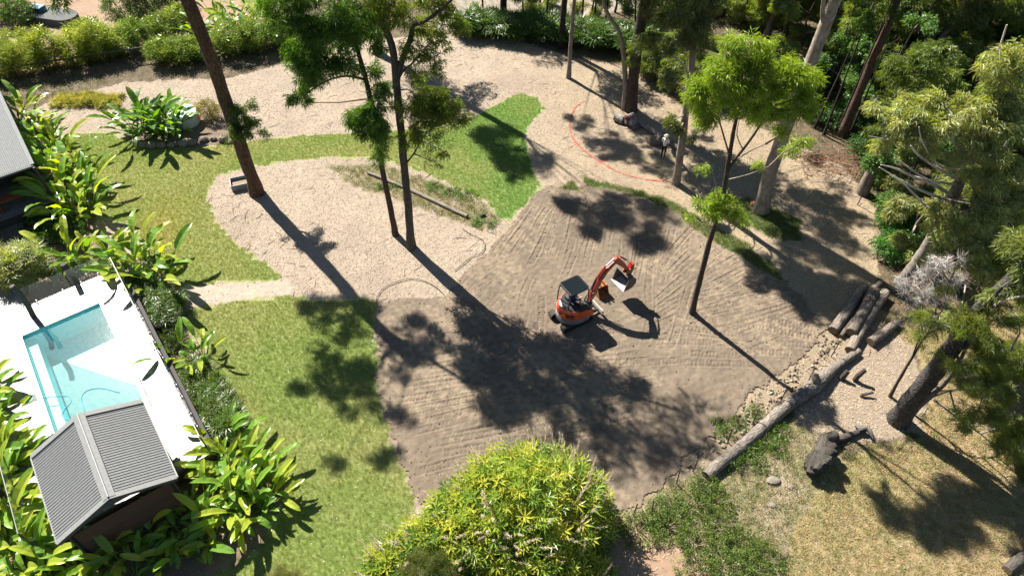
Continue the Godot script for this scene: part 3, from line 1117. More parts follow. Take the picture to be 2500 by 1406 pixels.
func build_pool() -> void:
	var o := thing("pool_deck", "grey weathered timber deck around the swimming pool", "deck")
	o.transform = deck_basis()
	boards(o, 0.0, 6.9, func(b):
		if b > 1.3 and b < 5.25:
			return [[0.0, 1.9], [1.9, 3.78], [11.82, 13.6]]
		return [[0.0, 4.6], [4.6, 9.3], [9.3, 13.6]], DECK)
	# the wing towards the house
	boards(o, 4.45, 8.9, func(_b): return [[13.6, 17.6]], DECK)
	# wide coping boards around the water
	for q in [[1.3, 1.49, 3.78, 11.82], [5.06, 5.25, 3.78, 11.82]]:
		var mb := Mb.new()
		mb.box(Transform3D.IDENTITY, Vector3(q[1] - q[0] - 0.006, 0.034, q[3] - q[2]), GREY_BOARD * 1.1)
		part("coping", mb.mesh(M.board), o, Transform3D(Basis.IDENTITY, Vector3(-(q[0] + q[1]) * 0.5, DECK - 0.012, -(q[2] + q[3]) * 0.5)))
	for q in [[3.784, 3.97], [11.63, 11.816]]:
		var mb := Mb.new()
		mb.box(Transform3D.IDENTITY, Vector3(3.56, 0.034, q[1] - q[0]), GREY_BOARD * 1.1)
		part("coping", mb.mesh(M.board), o, Transform3D(Basis.IDENTITY, Vector3(-3.275, DECK - 0.012, -(q[0] + q[1]) * 0.5)))
	# brown skirting walls under the edges, board by board
	for k in 6:
		var y := DECK - 0.12 - k * 0.165
		var mb := Mb.new()
		mb.box(Transform3D.IDENTITY, Vector3(0.03, 0.155, 13.55), vary(Color(0.13, 0.075, 0.045), 0.15))
		part("skirting_board", mb.mesh(M.timber), o, Transform3D(Basis.IDENTITY, Vector3(-0.05, y, -6.8)))
		var mb2 := Mb.new()
		mb2.box(Transform3D.IDENTITY, Vector3(6.75, 0.155, 0.03), vary(Color(0.15, 0.085, 0.05), 0.15))
		part("skirting_board", mb2.mesh(M.timber), o, Transform3D(Basis.IDENTITY, Vector3(-3.45, y, -0.05)))
	var beam := Mb.new()
	beam.box(Transform3D(Basis.IDENTITY, Vector3(-3.45, DECK - 0.05, 0.022)), Vector3(6.95, 0.17, 0.04), Color(0.22, 0.22, 0.22))
	part("edge_beam", beam.mesh(M.board), o)
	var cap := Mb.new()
	cap.box(Transform3D(Basis.IDENTITY, Vector3(0.1, DECK - 0.03, -6.8)), Vector3(0.2, 0.1, 13.6), Color(0.045, 0.043, 0.042))  # added dark strip standing in for the dark reflection in the fence glass
	part("dark_reflection_strip", cap.mesh(M.timber), o)
	# the pool itself
	var pool := thing("swimming_pool", "turquoise rectangular swimming pool set into the timber deck", "pool")
	pool.transform = deck_basis()
	var lin := Color(0.2, 0.6, 0.62)
	var sh := Mb.new()
	var xa := -1.49
	var xb := -5.06
	var za := -3.97
	var zb := -11.63
	var fl := -0.35
	var tp := DECK - 0.03
	sh.quad(Vector3(xb, fl, zb), Vector3(xb, fl, za), Vector3(xa, fl, za), Vector3(xa, fl, zb), lin)
	part("pool_floor", sh.mesh(M.pool_lining), pool)
	var wl := Mb.new()
	wl.quad(Vector3(xa, fl, za), Vector3(xa, tp, za), Vector3(xa, tp, zb), Vector3(xa, fl, zb), lin)
	wl.quad(Vector3(xb, fl, zb), Vector3(xb, tp, zb), Vector3(xb, tp, za), Vector3(xb, fl, za), lin)
	wl.quad(Vector3(xb, fl, zb), Vector3(xa, fl, zb), Vector3(xa, tp, zb), Vector3(xb, tp, zb), lin)
	wl.quad(Vector3(xa, fl, za), Vector3(xb, fl, za), Vector3(xb, tp, za), Vector3(xa, tp, za), lin)
	part("pool_wall", wl.mesh(M.pool_lining), pool)
	var ledge := Mb.new()
	ledge.box(Transform3D(Basis.IDENTITY, Vector3(xb + 0.2, fl + 0.45, (za + zb) * 0.5)), Vector3(0.39, 0.9, zb - za + 7.66 * 2.0 - 0.02 if false else 7.6), lin * 0.97)
	part("bench_ledge", ledge.mesh(M.pool_lining), pool)
	var wt := Mb.new()
	var wy := DECK - 0.14
	wt.quad(Vector3(xb, wy, zb), Vector3(xb, wy, za), Vector3(xa, wy, za), Vector3(xa, wy, zb))
	part("water", wt.mesh(M.water), pool)
	# floating hose of the pool cleaner
	var hose := Mb.new()
	var hp_list := []
	for q in [[98, 972], [140, 967], [168, 968], [172, 980], [155, 1000], [150, 1015], [165, 1024], [192, 1022], [203, 1000], [196, 975], [205, 957], [225, 949], [250, 948], [290, 958]]:
		hp_list.append(hp(q[0], q[1], DECK - 0.12))
	var hs := smooth(hp_list, 4)
	var hr := []
	for k in hs.size():
		hr.append(0.022)
	hose.tube(hs, hr, 6, Color(0.06, 0.3, 0.42))
	put("pool_hose", hose.mesh(M.plain), "thin blue cleaner hose floating in curls on the pool", "hose")
	var skim := thing("skimmer_lid", "small square skimmer lid set in the deck beside the pool", "lid", hp(72, 975, DECK))
	var sk := Mb.new()
	sk.box(Transform3D(Basis(DV, Vector3.UP, DU), Vector3(0, 0.011, 0)), Vector3(0.5, 0.02, 0.42), Color(0.1, 0.11, 0.11))
	part("frame", sk.mesh(M.plain), skim)
	var sk2 := Mb.new()
	sk2.lathe(Transform3D(Basis.IDENTITY, Vector3(0, 0.02, 0)), [Vector2(0.15, 0.0), Vector2(0.15, 0.016), Vector2(0.001, 0.018)], 14, Color(0.1, 0.3, 0.26))
	part("cover", sk2.mesh(M.plain), skim)

func smooth(pts: Array, n: int) -> Array:
	var out := []
	for k in pts.size() - 1:
		var a: Vector3 = pts[maxi(k - 1, 0)]
		var d: Vector3 = pts[mini(k + 2, pts.size() - 1)]
		for s in n:
			out.append(pts[k].cubic_interpolate(pts[k + 1], a, d, float(s) / n))
	out.append(pts[-1])
	return out

func glass_fence(label: String, a: Vector3, b: Vector3, n: int, h := 1.2, railed := true) -> void:
	var o := thing("glass_fence", label, "fence", a)
	var d := (b - a) / n
	var dir := d.normalized()
	for k in n:
		var p := d * k + dir * 0.03
		var q := d * (k + 1) - dir * 0.03
		var mb := Mb.new()
		mb.bar(p + Vector3.UP * (h * 0.5 + 0.06), q + Vector3.UP * (h * 0.5 + 0.06), 0.012, h, Color.WHITE)
		var pane := part("glass_panel", mb.mesh(M.glass), o)
		if railed:
			var eb := Mb.new()
			eb.bar(p + Vector3.UP * (h + 0.065), q + Vector3.UP * (h + 0.065), 0.03, 0.03, Color(0.03, 0.032, 0.034))
			part("top_rail", eb.mesh(M.black_steel), pane)
		for e in 2:
			var s := p.lerp(q, 0.2 + 0.6 * e)
			var sb := Mb.new()
			sb.lathe(Transform3D(Basis.IDENTITY, s), [Vector2(0.055, 0.0), Vector2(0.055, 0.012), Vector2(0.026, 0.014), Vector2(0.026, 0.17), Vector2(0.001, 0.175)], 10, Color(0.75, 0.76, 0.78))
			part("spigot", sb.mesh(M.steel), o)
	for k in n + 1:
		if railed and (k == 0 or k == n or k % 3 == 0):
			var pb := Mb.new()
			var s := d * k
			pb.box(Transform3D(Basis(dir.cross(Vector3.UP), Vector3.UP, dir * -1.0), s + Vector3.UP * (h * 0.5 + 0.04)), Vector3(0.05, h + 0.1, 0.05), Color(0.03, 0.032, 0.034))
			part("post", pb.mesh(M.black_steel), o)

# corrugated sheet: ribs run along b-a; width runs along w
func corrugated(a: Vector3, along: Vector3, across: Vector3, pitch: float, depth: float, col: Color, made_of := "roof_sheet") -> Mesh:
	var mb := Mb.new()
	var nn := along.cross(across).normalized()
	if nn.y < 0:
		nn = -nn
	var n := int(across.length() / pitch)
	var flip := along.cross(across).y < 0
	for k in n:
		var prof := [[0.0, 0.0], [0.3, 0.0], [0.42, 1.0], [0.62, 1.0], [0.74, 0.0], [1.0, 0.0]]
		for s in 5:
			var p0: Vector3 = a + across * ((k + prof[s][0]) / n) + nn * depth * prof[s][1]
			var p1: Vector3 = a + across * ((k + prof[s + 1][0]) / n) + nn * depth * prof[s + 1][1]
			if flip:
				mb.quad(p0, p1, p1 + along, p0 + along, col)
				mb.quad(p0 - nn * 0.01, p0 + along - nn * 0.01, p1 + along - nn * 0.01, p1 - nn * 0.01, col)
			else:
				mb.quad(p0, p0 + along, p1 + along, p1, col)
				mb.quad(p0 - nn * 0.01, p1 - nn * 0.01, p1 + along - nn * 0.01, p0 + along - nn * 0.01, col)
	return mb.mesh(M[made_of])

func build_hut() -> void:
	var o := thing("pool_hut", "open-sided pool hut with grey corrugated gable roof over the deck end", "hut")
	var col := Color(0.17, 0.18, 0.182)
	var lite := Color(0.2, 0.212, 0.215)
	var a0 := -1.7
	var a1 := 2.5
	var eave := 3.0
	var ridge := 3.9
	var rb := 3.42
	var ra := dk(a1, rb, ridge)
	for side in 2:
		var eb: float = 1.32 if side == 0 else 5.55
		var ea := dk(a1, eb, eave)
		var down := ea - ra
		var run := dk(a0, rb, ridge) - ra
		part("roof_sheet", corrugated(ra, down, run, 0.125, 0.022, col), o)
		# flashings along the verges
		for end in 2:
			var mb := Mb.new()
			var s := ra + (run if end == 1 else Vector3.ZERO)
			mb.bar(s + Vector3.UP * 0.05, s + down + Vector3.UP * 0.05, 0.22, 0.03, lite, down.cross(run).normalized() * signf(down.cross(run).y))
			part("barge_flashing", mb.mesh(M.roof_sheet), o)
			var fb := Mb.new()
			fb.bar(s - Vector3.UP * 0.12, s + down - Vector3.UP * 0.12, 0.04, 0.2, col * 0.6)
			part("barge_board", fb.mesh(M.timber), o)
		var gut := Mb.new()
		gut.bar(ea - Vector3.UP * 0.07, ea + run - Vector3.UP * 0.07, 0.11, 0.1, col * 0.55)
		part("gutter", gut.mesh(M.roof_sheet), o)
	for side in 2:
		var cap := Mb.new()
		var tilt := 0.405 if side == 0 else -0.405
		var mid_p := dk((a0 + a1) * 0.5, rb + (-0.1 if side == 0 else 0.1), ridge + 0.03)
		cap.box(Transform3D(Basis(DV, Vector3.UP, DU) * Basis(Vector3.BACK, -tilt), mid_p), Vector3(0.24, 0.02, a1 - a0 + 0.06), lite)
		part("ridge_capping", cap.mesh(M.roof_sheet), o)
	var roll := Mb.new()
	roll.tube([dk(a0 - 0.03, rb, ridge + 0.09), dk(a1 + 0.03, rb, ridge + 0.09)], [0.035, 0.035], 8, lite * 1.25)
	part("ridge_roll", roll.mesh(M.roof_sheet), o)
	for q in [[-1.45, 1.6], [-1.45, 5.25], [2.2, 1.6], [2.2, 5.25]]:
		var mb := Mb.new()
		var foot := 0.0 if q[0] < 0.0 else DECK
		mb.bar(dk(q[0], q[1], foot - 0.05), dk(q[0], q[1], eave + 0.02), 0.12, 0.12, Color(0.03, 0.03, 0.03))
		part("post", mb.mesh(M.timber), o)
	# boarded gable wall under the outer verge
	for k in 13:
		var y := 0.1 + k * 0.19
		var mb := Mb.new()
		mb.box(Transform3D(Basis(DV, Vector3.UP, DU), dk(-1.42, 3.43, y + 0.09)), Vector3(3.5, 0.18, 0.03), vary(Color(0.14, 0.08, 0.05), 0.15))
		part("wall_board", mb.mesh(M.timber), o)
	# timber tie under the ridge
	var tie := Mb.new()
	tie.bar(dk(2.2, 1.6, eave - 0.05), dk(2.2, 5.25, eave - 0.05), 0.09, 0.16, Color(0.05, 0.04, 0.035))
	part("tie_beam", tie.mesh(M.timber), o)

func build_house() -> void:
	var o := thing("house", "dark timber house with grey corrugated roof and shaded verandah", "house")
	var col := Color(0.2, 0.215, 0.225)
	var ea := 3.2
	var corner := hp(78, 402, ea)
	var rel := corner - DECK_AT
	var a0 := -(rel.dot(DU))
	var b0 := -(rel.dot(DV))
	var width := 7.5
	var run := -DU * 15.0 + Vector3.UP * 0.9
	part("roof_sheet", corrugated(corner, run, -DV * width, 0.1, 0.03, col, "old_roof"), o)
	var edge := Mb.new()
	edge.bar(corner + Vector3.UP * 0.03, corner + run + Vector3.UP * 0.03, 0.2, 0.05, col * 1.05)
	part("barge_flashing", edge.mesh(M.old_roof), o)
	var gut := Mb.new()
	gut.bar(corner - Vector3.UP * 0.05 + DU * 0.06, corner - DV * width - Vector3.UP * 0.05 + DU * 0.06, 0.12, 0.1, col * 0.8)
	part("gutter", gut.mesh(M.old_roof), o)
	var fl := 0.9
	# verandah floor boards, along the front
	var floor_part := Node3D.new()
	floor_part.name = "verandah_floor"
	o.add_child(floor_part)
	floor_part.transform = deck_basis()
	boards(floor_part, a0 - 0.55, a0 + 2.6, func(_b): return [[b0 - 0.3, b0 + 7.2]], fl, false, Color(0.22, 0.215, 0.21))
	var wall := Mb.new()
	for k in 12:
		wall = Mb.new()
		wall.box(Transform3D(Basis(DV, Vector3.UP, DU), dk(a0 + 2.7, b0 + 3.6, fl + 0.1 + k * 0.19)), Vector3(6.8, 0.18, 0.04), vary(Color(0.035, 0.03, 0.028), 0.15))
		part("wall_board", wall.mesh(M.timber), o)
	var side := Mb.new()
	side.box(Transform3D(Basis(DV, Vector3.UP, DU), dk(a0 + 8.5, b0 + 0.25, 1.5)), Vector3(0.06, 3.0, 11.6), Color(0.05, 0.045, 0.04))
	part("side_wall", side.mesh(M.timber), o)
	var base := Mb.new()
	base.box(Transform3D(Basis(DV, Vector3.UP, DU), dk(a0 - 0.5, b0 + 3.5, 0.42)), Vector3(7.3, 0.8, 0.05), Color(0.04, 0.037, 0.034))
	part("base_wall", base.mesh(M.timber), o)
	for q in [0.0, 3.2]:
		var p := Mb.new()
		p.bar(dk(a0 - 0.3, b0 + q, 0.0), dk(a0 - 0.3, b0 + q, ea), 0.12, 0.12, Color(0.05, 0.04, 0.035))
		part("post", p.mesh(M.timber), o)
	var bench := thing("timber_bench", "red-brown timber bench top under the dark verandah roof", "bench", dk(a0 + 0.25, b0 + 2.6, fl))
	var bt := Mb.new()
	bt.box(Transform3D(Basis(DV, Vector3.UP, DU), Vector3(0, 0.72, 0)), Vector3(4.4, 0.06, 0.5), Color(0.32, 0.085, 0.03))
	part("top", bt.mesh(M.timber), bench)
	for k in [-2.0, 0.0, 2.0]:
		var lb := Mb.new()
		lb.box(Transform3D(Basis(DV, Vector3.UP, DU), DV * k + Vector3.UP * 0.345), Vector3(0.09, 0.69, 0.4), Color(0.2, 0.06, 0.025))
		part("leg", lb.mesh(M.timber), bench)
	# small timber landing between house and pool
	var la := thing("timber_landing", "low dark board landing in the shade below the verandah", "landing")
	la.transform = deck_basis()
	var q := hp(15, 570, 0.35) - DECK_AT
	boards(la, -q.dot(DV) - 0.9, -q.dot(DV) + 3.0, func(_b): return [[-q.dot(DU) - 0.8, -q.dot(DU) + 0.9]], 0.35, true, Color(0.14, 0.12, 0.1))
	var bl := Mb.new()
	bl.box(Transform3D(Basis.IDENTITY, Vector3(q.dot(DV) - 1.05, 0.16, q.dot(DU) - 0.05)), Vector3(3.6, 0.3, 1.5), Color(0.04, 0.035, 0.03))
	part("base", bl.mesh(M.timber), la)

func build_pool_garden() -> void:
	glass_fence("glass panel pool fence with dark rails facing the lawn", dk(0.1, 0.06), dk(13.5, 0.06), 7)
	glass_fence("glass panel pool fence at the hut's far side among leaves", dk(0.1, 6.84), dk(9.0, 6.84), 5)
	glass_fence("short glass panel fence across the deck end near the round-leaved shrub", dk(13.52, 0.15), dk(13.52, 4.4), 2, 1.1, false)
	# dark round posts
	var p1 := thing("timber_post", "black leaning timber post standing in shrubs by the deck", "post", hp(183, 688, 0.9))
	var m1 := Mb.new()
	m1.tube([Vector3(0, -0.85, 0), Vector3(0.02, 0.5, 0), zp(152, 645, p1.position.z) - p1.position], [0.15, 0.145, 0.14], 10, Color(0.03, 0.028, 0.026))
	part("shaft", m1.mesh(M.timber), p1)
	var p2 := thing("curved_timber_post", "tall bent grey-black timber post rising from the pool deck", "post", hp(80, 773, DECK))
	var m2 := Mb.new()
	m2.tube([Vector3(0, -0.02, 0), zp(66, 745, p2.position.z) - p2.position, zp(48, 718, p2.position.z) - p2.position, zp(27, 698, p2.position.z) - p2.position], [0.13, 0.13, 0.125, 0.12], 10, Color(0.07, 0.066, 0.062))
	part("shaft", m2.mesh(M.timber), p2)
	var p3 := thing("timber_rail_post", "black timber post crossing behind the fence among large leaves", "post", dk(2.9, 7.3, 0.0))
	var m3 := Mb.new()
	m3.tube([Vector3(0, -0.2, 0), Vector3(0, 1.6, 0), Vector3(0, 2.6, 0)], [0.13, 0.13, 0.12], 10, Color(0.03, 0.028, 0.026))
	part("shaft", m3.mesh(M.timber), p3)
# ---------------------------------------------------------------- people: one skin meshed round tapered bones
func body_mesh(bones: Array, cell: float, mat_used: Material) -> Mesh:
	# bone: [a, b, ra, rb, colour]
	var lo := Vector3.ONE * 1e9
	var hi := Vector3.ONE * -1e9
	for b in bones:
		for e in 2:
			var rad: float = b[2 + e] + 0.06
			lo = lo.min(b[e] - Vector3.ONE * rad)
			hi = hi.max(b[e] + Vector3.ONE * rad)
	var nx := int((hi.x - lo.x) / cell) + 2
	var ny := int((hi.y - lo.y) / cell) + 2
	var nz := int((hi.z - lo.z) / cell) + 2
	var f := PackedFloat32Array()
	f.resize(nx * ny * nz)
	f.fill(1.0)
	for b in bones:
		var a: Vector3 = b[0]
		var ab: Vector3 = b[1] - a
		var l2 := maxf(ab.length_squared(), 1e-6)
		var far: float = maxf(b[2], b[3]) + 0.07
		var bl: Vector3 = (a.min(b[1]) - Vector3.ONE * far - lo) / cell
		var bh: Vector3 = (a.max(b[1]) + Vector3.ONE * far - lo) / cell
		for z in range(maxi(0, int(bl.z)), mini(nz - 1, int(bh.z) + 1) + 1):
			for y in range(maxi(0, int(bl.y)), mini(ny - 1, int(bh.y) + 1) + 1):
				for x in range(maxi(0, int(bl.x)), mini(nx - 1, int(bh.x) + 1) + 1):
					var p := lo + Vector3(x, y, z) * cell
					var t := clampf((p - a).dot(ab) / l2, 0.0, 1.0)
					var d := p.distance_to(a + ab * t) - lerpf(b[2], b[3], t)
					var k := (z * ny + y) * nx + x
					var h := clampf(0.5 + 0.5 * (f[k] - d) / 0.025, 0.0, 1.0)
					f[k] = lerpf(f[k], d, h) - 0.025 * h * (1.0 - h)
	var mb := Mb.new()
	var at := {}
	var steps := [1, nx, nx * ny]
	for z in nz - 1:
		for y in ny - 1:
			for x in nx - 1:
				var k := (z * ny + y) * nx + x
				var inside := 0
				for c in 8:
					if f[k + (c & 1) + ((c >> 1) & 1) * nx + (c >> 2) * nx * ny] < 0.0:
						inside += 1
				if inside == 0 or inside == 8:
					continue
				var sum := Vector3.ZERO
				var n := 0
				for c in 8:
					for ax in 3:
						if c & (1 << ax):
							continue
						var k0 := k + (c & 1) + ((c >> 1) & 1) * nx + (c >> 2) * nx * ny
						var v0 := f[k0]
						var v1 := f[k0 + steps[ax]]
						if (v0 < 0.0) != (v1 < 0.0):
							var q := Vector3(c & 1, (c >> 1) & 1, c >> 2)
							q[ax] += v0 / (v0 - v1)
							sum += q
							n += 1
				var p := lo + (Vector3(x, y, z) + sum / n) * cell
				var grad := Vector3(f[k + 1] - f[k], f[k + nx] - f[k], f[k + nx * ny] - f[k]).normalized()
				var best := 1e9
				var col := Color.WHITE
				for b in bones:
					var ab: Vector3 = b[1] - b[0]
					var t := clampf((p - b[0]).dot(ab) / maxf(ab.length_squared(), 1e-6), 0.0, 1.0)
					var d: float = p.distance_to(b[0] + ab * t) - lerpf(b[2], b[3], t)
					if d < best:
						best = d
						col = b[4]
				at[k] = mb.vert(p, grad, col)
	for z in range(1, nz - 1):
		for y in range(1, ny - 1):
			for x in range(1, nx - 1):
				var k := (z * ny + y) * nx + x
				for ax in 3:
					var v0 := f[k]
					var v1 := f[k + steps[ax]]
					if (v0 < 0.0) == (v1 < 0.0):
						continue
					var s1: int = steps[(ax + 1) % 3]
					var s2: int = steps[(ax + 2) % 3]
					var q := [k, k - s1, k - s1 - s2, k - s2]
					if not (at.has(q[0]) and at.has(q[1]) and at.has(q[2]) and at.has(q[3])):
						continue
					if v0 < 0.0:
						q.reverse()
					mb.idx.append_array([at[q[0]], at[q[1]], at[q[2]], at[q[0]], at[q[2]], at[q[3]]])
	return mb.mesh(mat_used)

func hand(bones: Array, wrist: Vector3, dir: Vector3, side: Vector3, col: Color) -> void:
	var palm := wrist + dir * 0.07
	bones.append([wrist, palm, 0.032, 0.036, col])
	for k in 4:
		var s := side * (k - 1.5) * 0.021
		var len: float = [0.06, 0.075, 0.07, 0.055][k]
		var knuckle := palm + s + dir * 0.03
		var bent := knuckle + dir * len * 0.5 + Vector3.DOWN * 0.01
		bones.append([palm + s * 0.8, knuckle, 0.016, 0.013, col])
		bones.append([knuckle, bent, 0.012, 0.011, col])
		bones.append([bent, bent + dir * len * 0.3 + Vector3.DOWN * 0.03, 0.011, 0.009, col])
	bones.append([wrist + dir * 0.02 + side * 0.03, palm + side * 0.065 + dir * 0.02, 0.015, 0.011, col])

func build_standing_person() -> void:
	var base := gp(1618, 384)
	var o := thing("person", "person in white top and black trousers standing beside the fallen log", "person", base, 2.6)
	var skin := Color(0.42, 0.25, 0.18)
	var top := Color(0.72, 0.68, 0.64)
	var dark := Color(0.015, 0.015, 0.017)
	var boot := Color(0.2, 0.09, 0.05)
	var b := []
	for s in [-1.0, 1.0]:
		var hip := Vector3(0.09 * s, 0.9, 0)
		var knee := Vector3(0.085 * s, 0.48, 0.05 - 0.05 * s)
		var ankle := Vector3(0.08 * s, 0.09, -0.02 - 0.06 * s)
		b.append([hip, knee, 0.088, 0.058, dark])
		b.append([knee, ankle, 0.056, 0.042, dark])
		b.append([ankle + Vector3(0, -0.02, -0.03), ankle + Vector3(0.01 * s, -0.045, 0.14), 0.045, 0.036, boot])
		var sh := Vector3(0.175 * s, 1.4, 0)
		var el := Vector3(0.24 * s, 1.13, 0.04)
		var wr := Vector3(0.1 * s, 1.06, 0.24)
		b.append([Vector3(0.1 * s, 1.42, 0), sh, 0.06, 0.058, top])
		b.append([sh, sh.lerp(el, 0.55), 0.055, 0.05, top])
		b.append([sh.lerp(el, 0.5), el, 0.042, 0.038, skin])
		b.append([el, wr, 0.038, 0.026, skin])
		hand(b, wr, Vector3(-0.3 * s, -0.1, 0.95).normalized(), Vector3(-s, 0, 0), skin)
	b.append([Vector3(-0.07, 0.93, 0), Vector3(0.07, 0.93, 0), 0.105, 0.105, dark])
	b.append([Vector3(0, 1.0, 0), Vector3(0, 1.2, 0.01), 0.125, 0.13, top])
	b.append([Vector3(0, 1.2, 0.01), Vector3(0, 1.38, 0), 0.14, 0.12, top])
	b.append([Vector3(0, 1.42, 0), Vector3(0, 1.53, 0.01), 0.05, 0.047, skin])
	b.append([Vector3(0, 1.56, 0.03), Vector3(0, 1.62, 0.02), 0.068, 0.085, skin])
	b.append([Vector3(0, 1.575, 0.1), Vector3(0, 1.555, 0.115), 0.014, 0.018, skin])
	b.append([Vector3(0, 1.65, -0.015), Vector3(0, 1.58, -0.05), 0.092, 0.08, Color(0.09, 0.05, 0.03)])
	part("body", body_mesh(b, 0.022, M.cloth), o)
	var hat := Mb.new()
	hat.lathe(Transform3D(Basis.IDENTITY, Vector3(0, 1.66, 0)), [Vector2(0.18, 0.0), Vector2(0.11, 0.025), Vector2(0.1, 0.09), Vector2(0.001, 0.11)], 14, Color(0.5, 0.42, 0.32))
	part("hat", hat.mesh(M.cloth), o)

func build_operator(xf: Transform3D) -> void:
	var o := thing("person", "operator in dark blue shirt and shorts seated under the excavator canopy", "person")
	o.transform = xf
	var skin := Color(0.45, 0.27, 0.19)
	var navy := Color(0.012, 0.025, 0.08)
	var b := []
	for s in [-1.0, 1.0]:
		var hip := Vector3(0.1 * s, 0.1, 0)
		var knee := Vector3(0.15 * s, 0.14, 0.42)
		var ankle := Vector3(0.15 * s, -0.27, 0.5)
		b.append([hip, knee, 0.09, 0.066, navy])
		b.append([knee, ankle, 0.054, 0.04, skin])
		b.append([ankle + Vector3(0, -0.03, -0.02), ankle + Vector3(0, -0.06, 0.14), 0.046, 0.038, Color(0.1, 0.06, 0.03)])
		var sh := Vector3(0.19 * s, 0.56, 0)
		var el := Vector3(0.27 * s, 0.31, 0.1)
		var wr := Vector3(0.23 * s, 0.27, 0.35)
		b.append([Vector3(0.1 * s, 0.57, 0), sh, 0.065, 0.062, navy])
		b.append([sh, el, 0.058, 0.048, navy])
		b.append([el, wr, 0.041, 0.028, skin])
		hand(b, wr, Vector3(0, -0.15, 1).normalized(), Vector3(-s, 0, 0), skin)
	b.append([Vector3(-0.07, 0.1, 0), Vector3(0.07, 0.1, 0), 0.11, 0.11, navy])
	b.append([Vector3(0, 0.14, 0), Vector3(0, 0.34, 0), 0.13, 0.135, navy])
	b.append([Vector3(0, 0.34, 0), Vector3(0, 0.54, -0.01), 0.145, 0.12, navy])
	b.append([Vector3(0, 0.58, 0), Vector3(0, 0.69, 0.02), 0.052, 0.05, skin])
	b.append([Vector3(0, 0.72, 0.05), Vector3(0, 0.79, 0.03), 0.07, 0.088, skin])
	b.append([Vector3(0, 0.75, 0.125), Vector3(0, 0.735, 0.135), 0.013, 0.017, skin])
	b.append([Vector3(0, 0.83, 0.01), Vector3(0, 0.78, -0.03), 0.09, 0.083, Color(0.02, 0.02, 0.022)])
	part("body", body_mesh(b, 0.022, M.cloth), o)

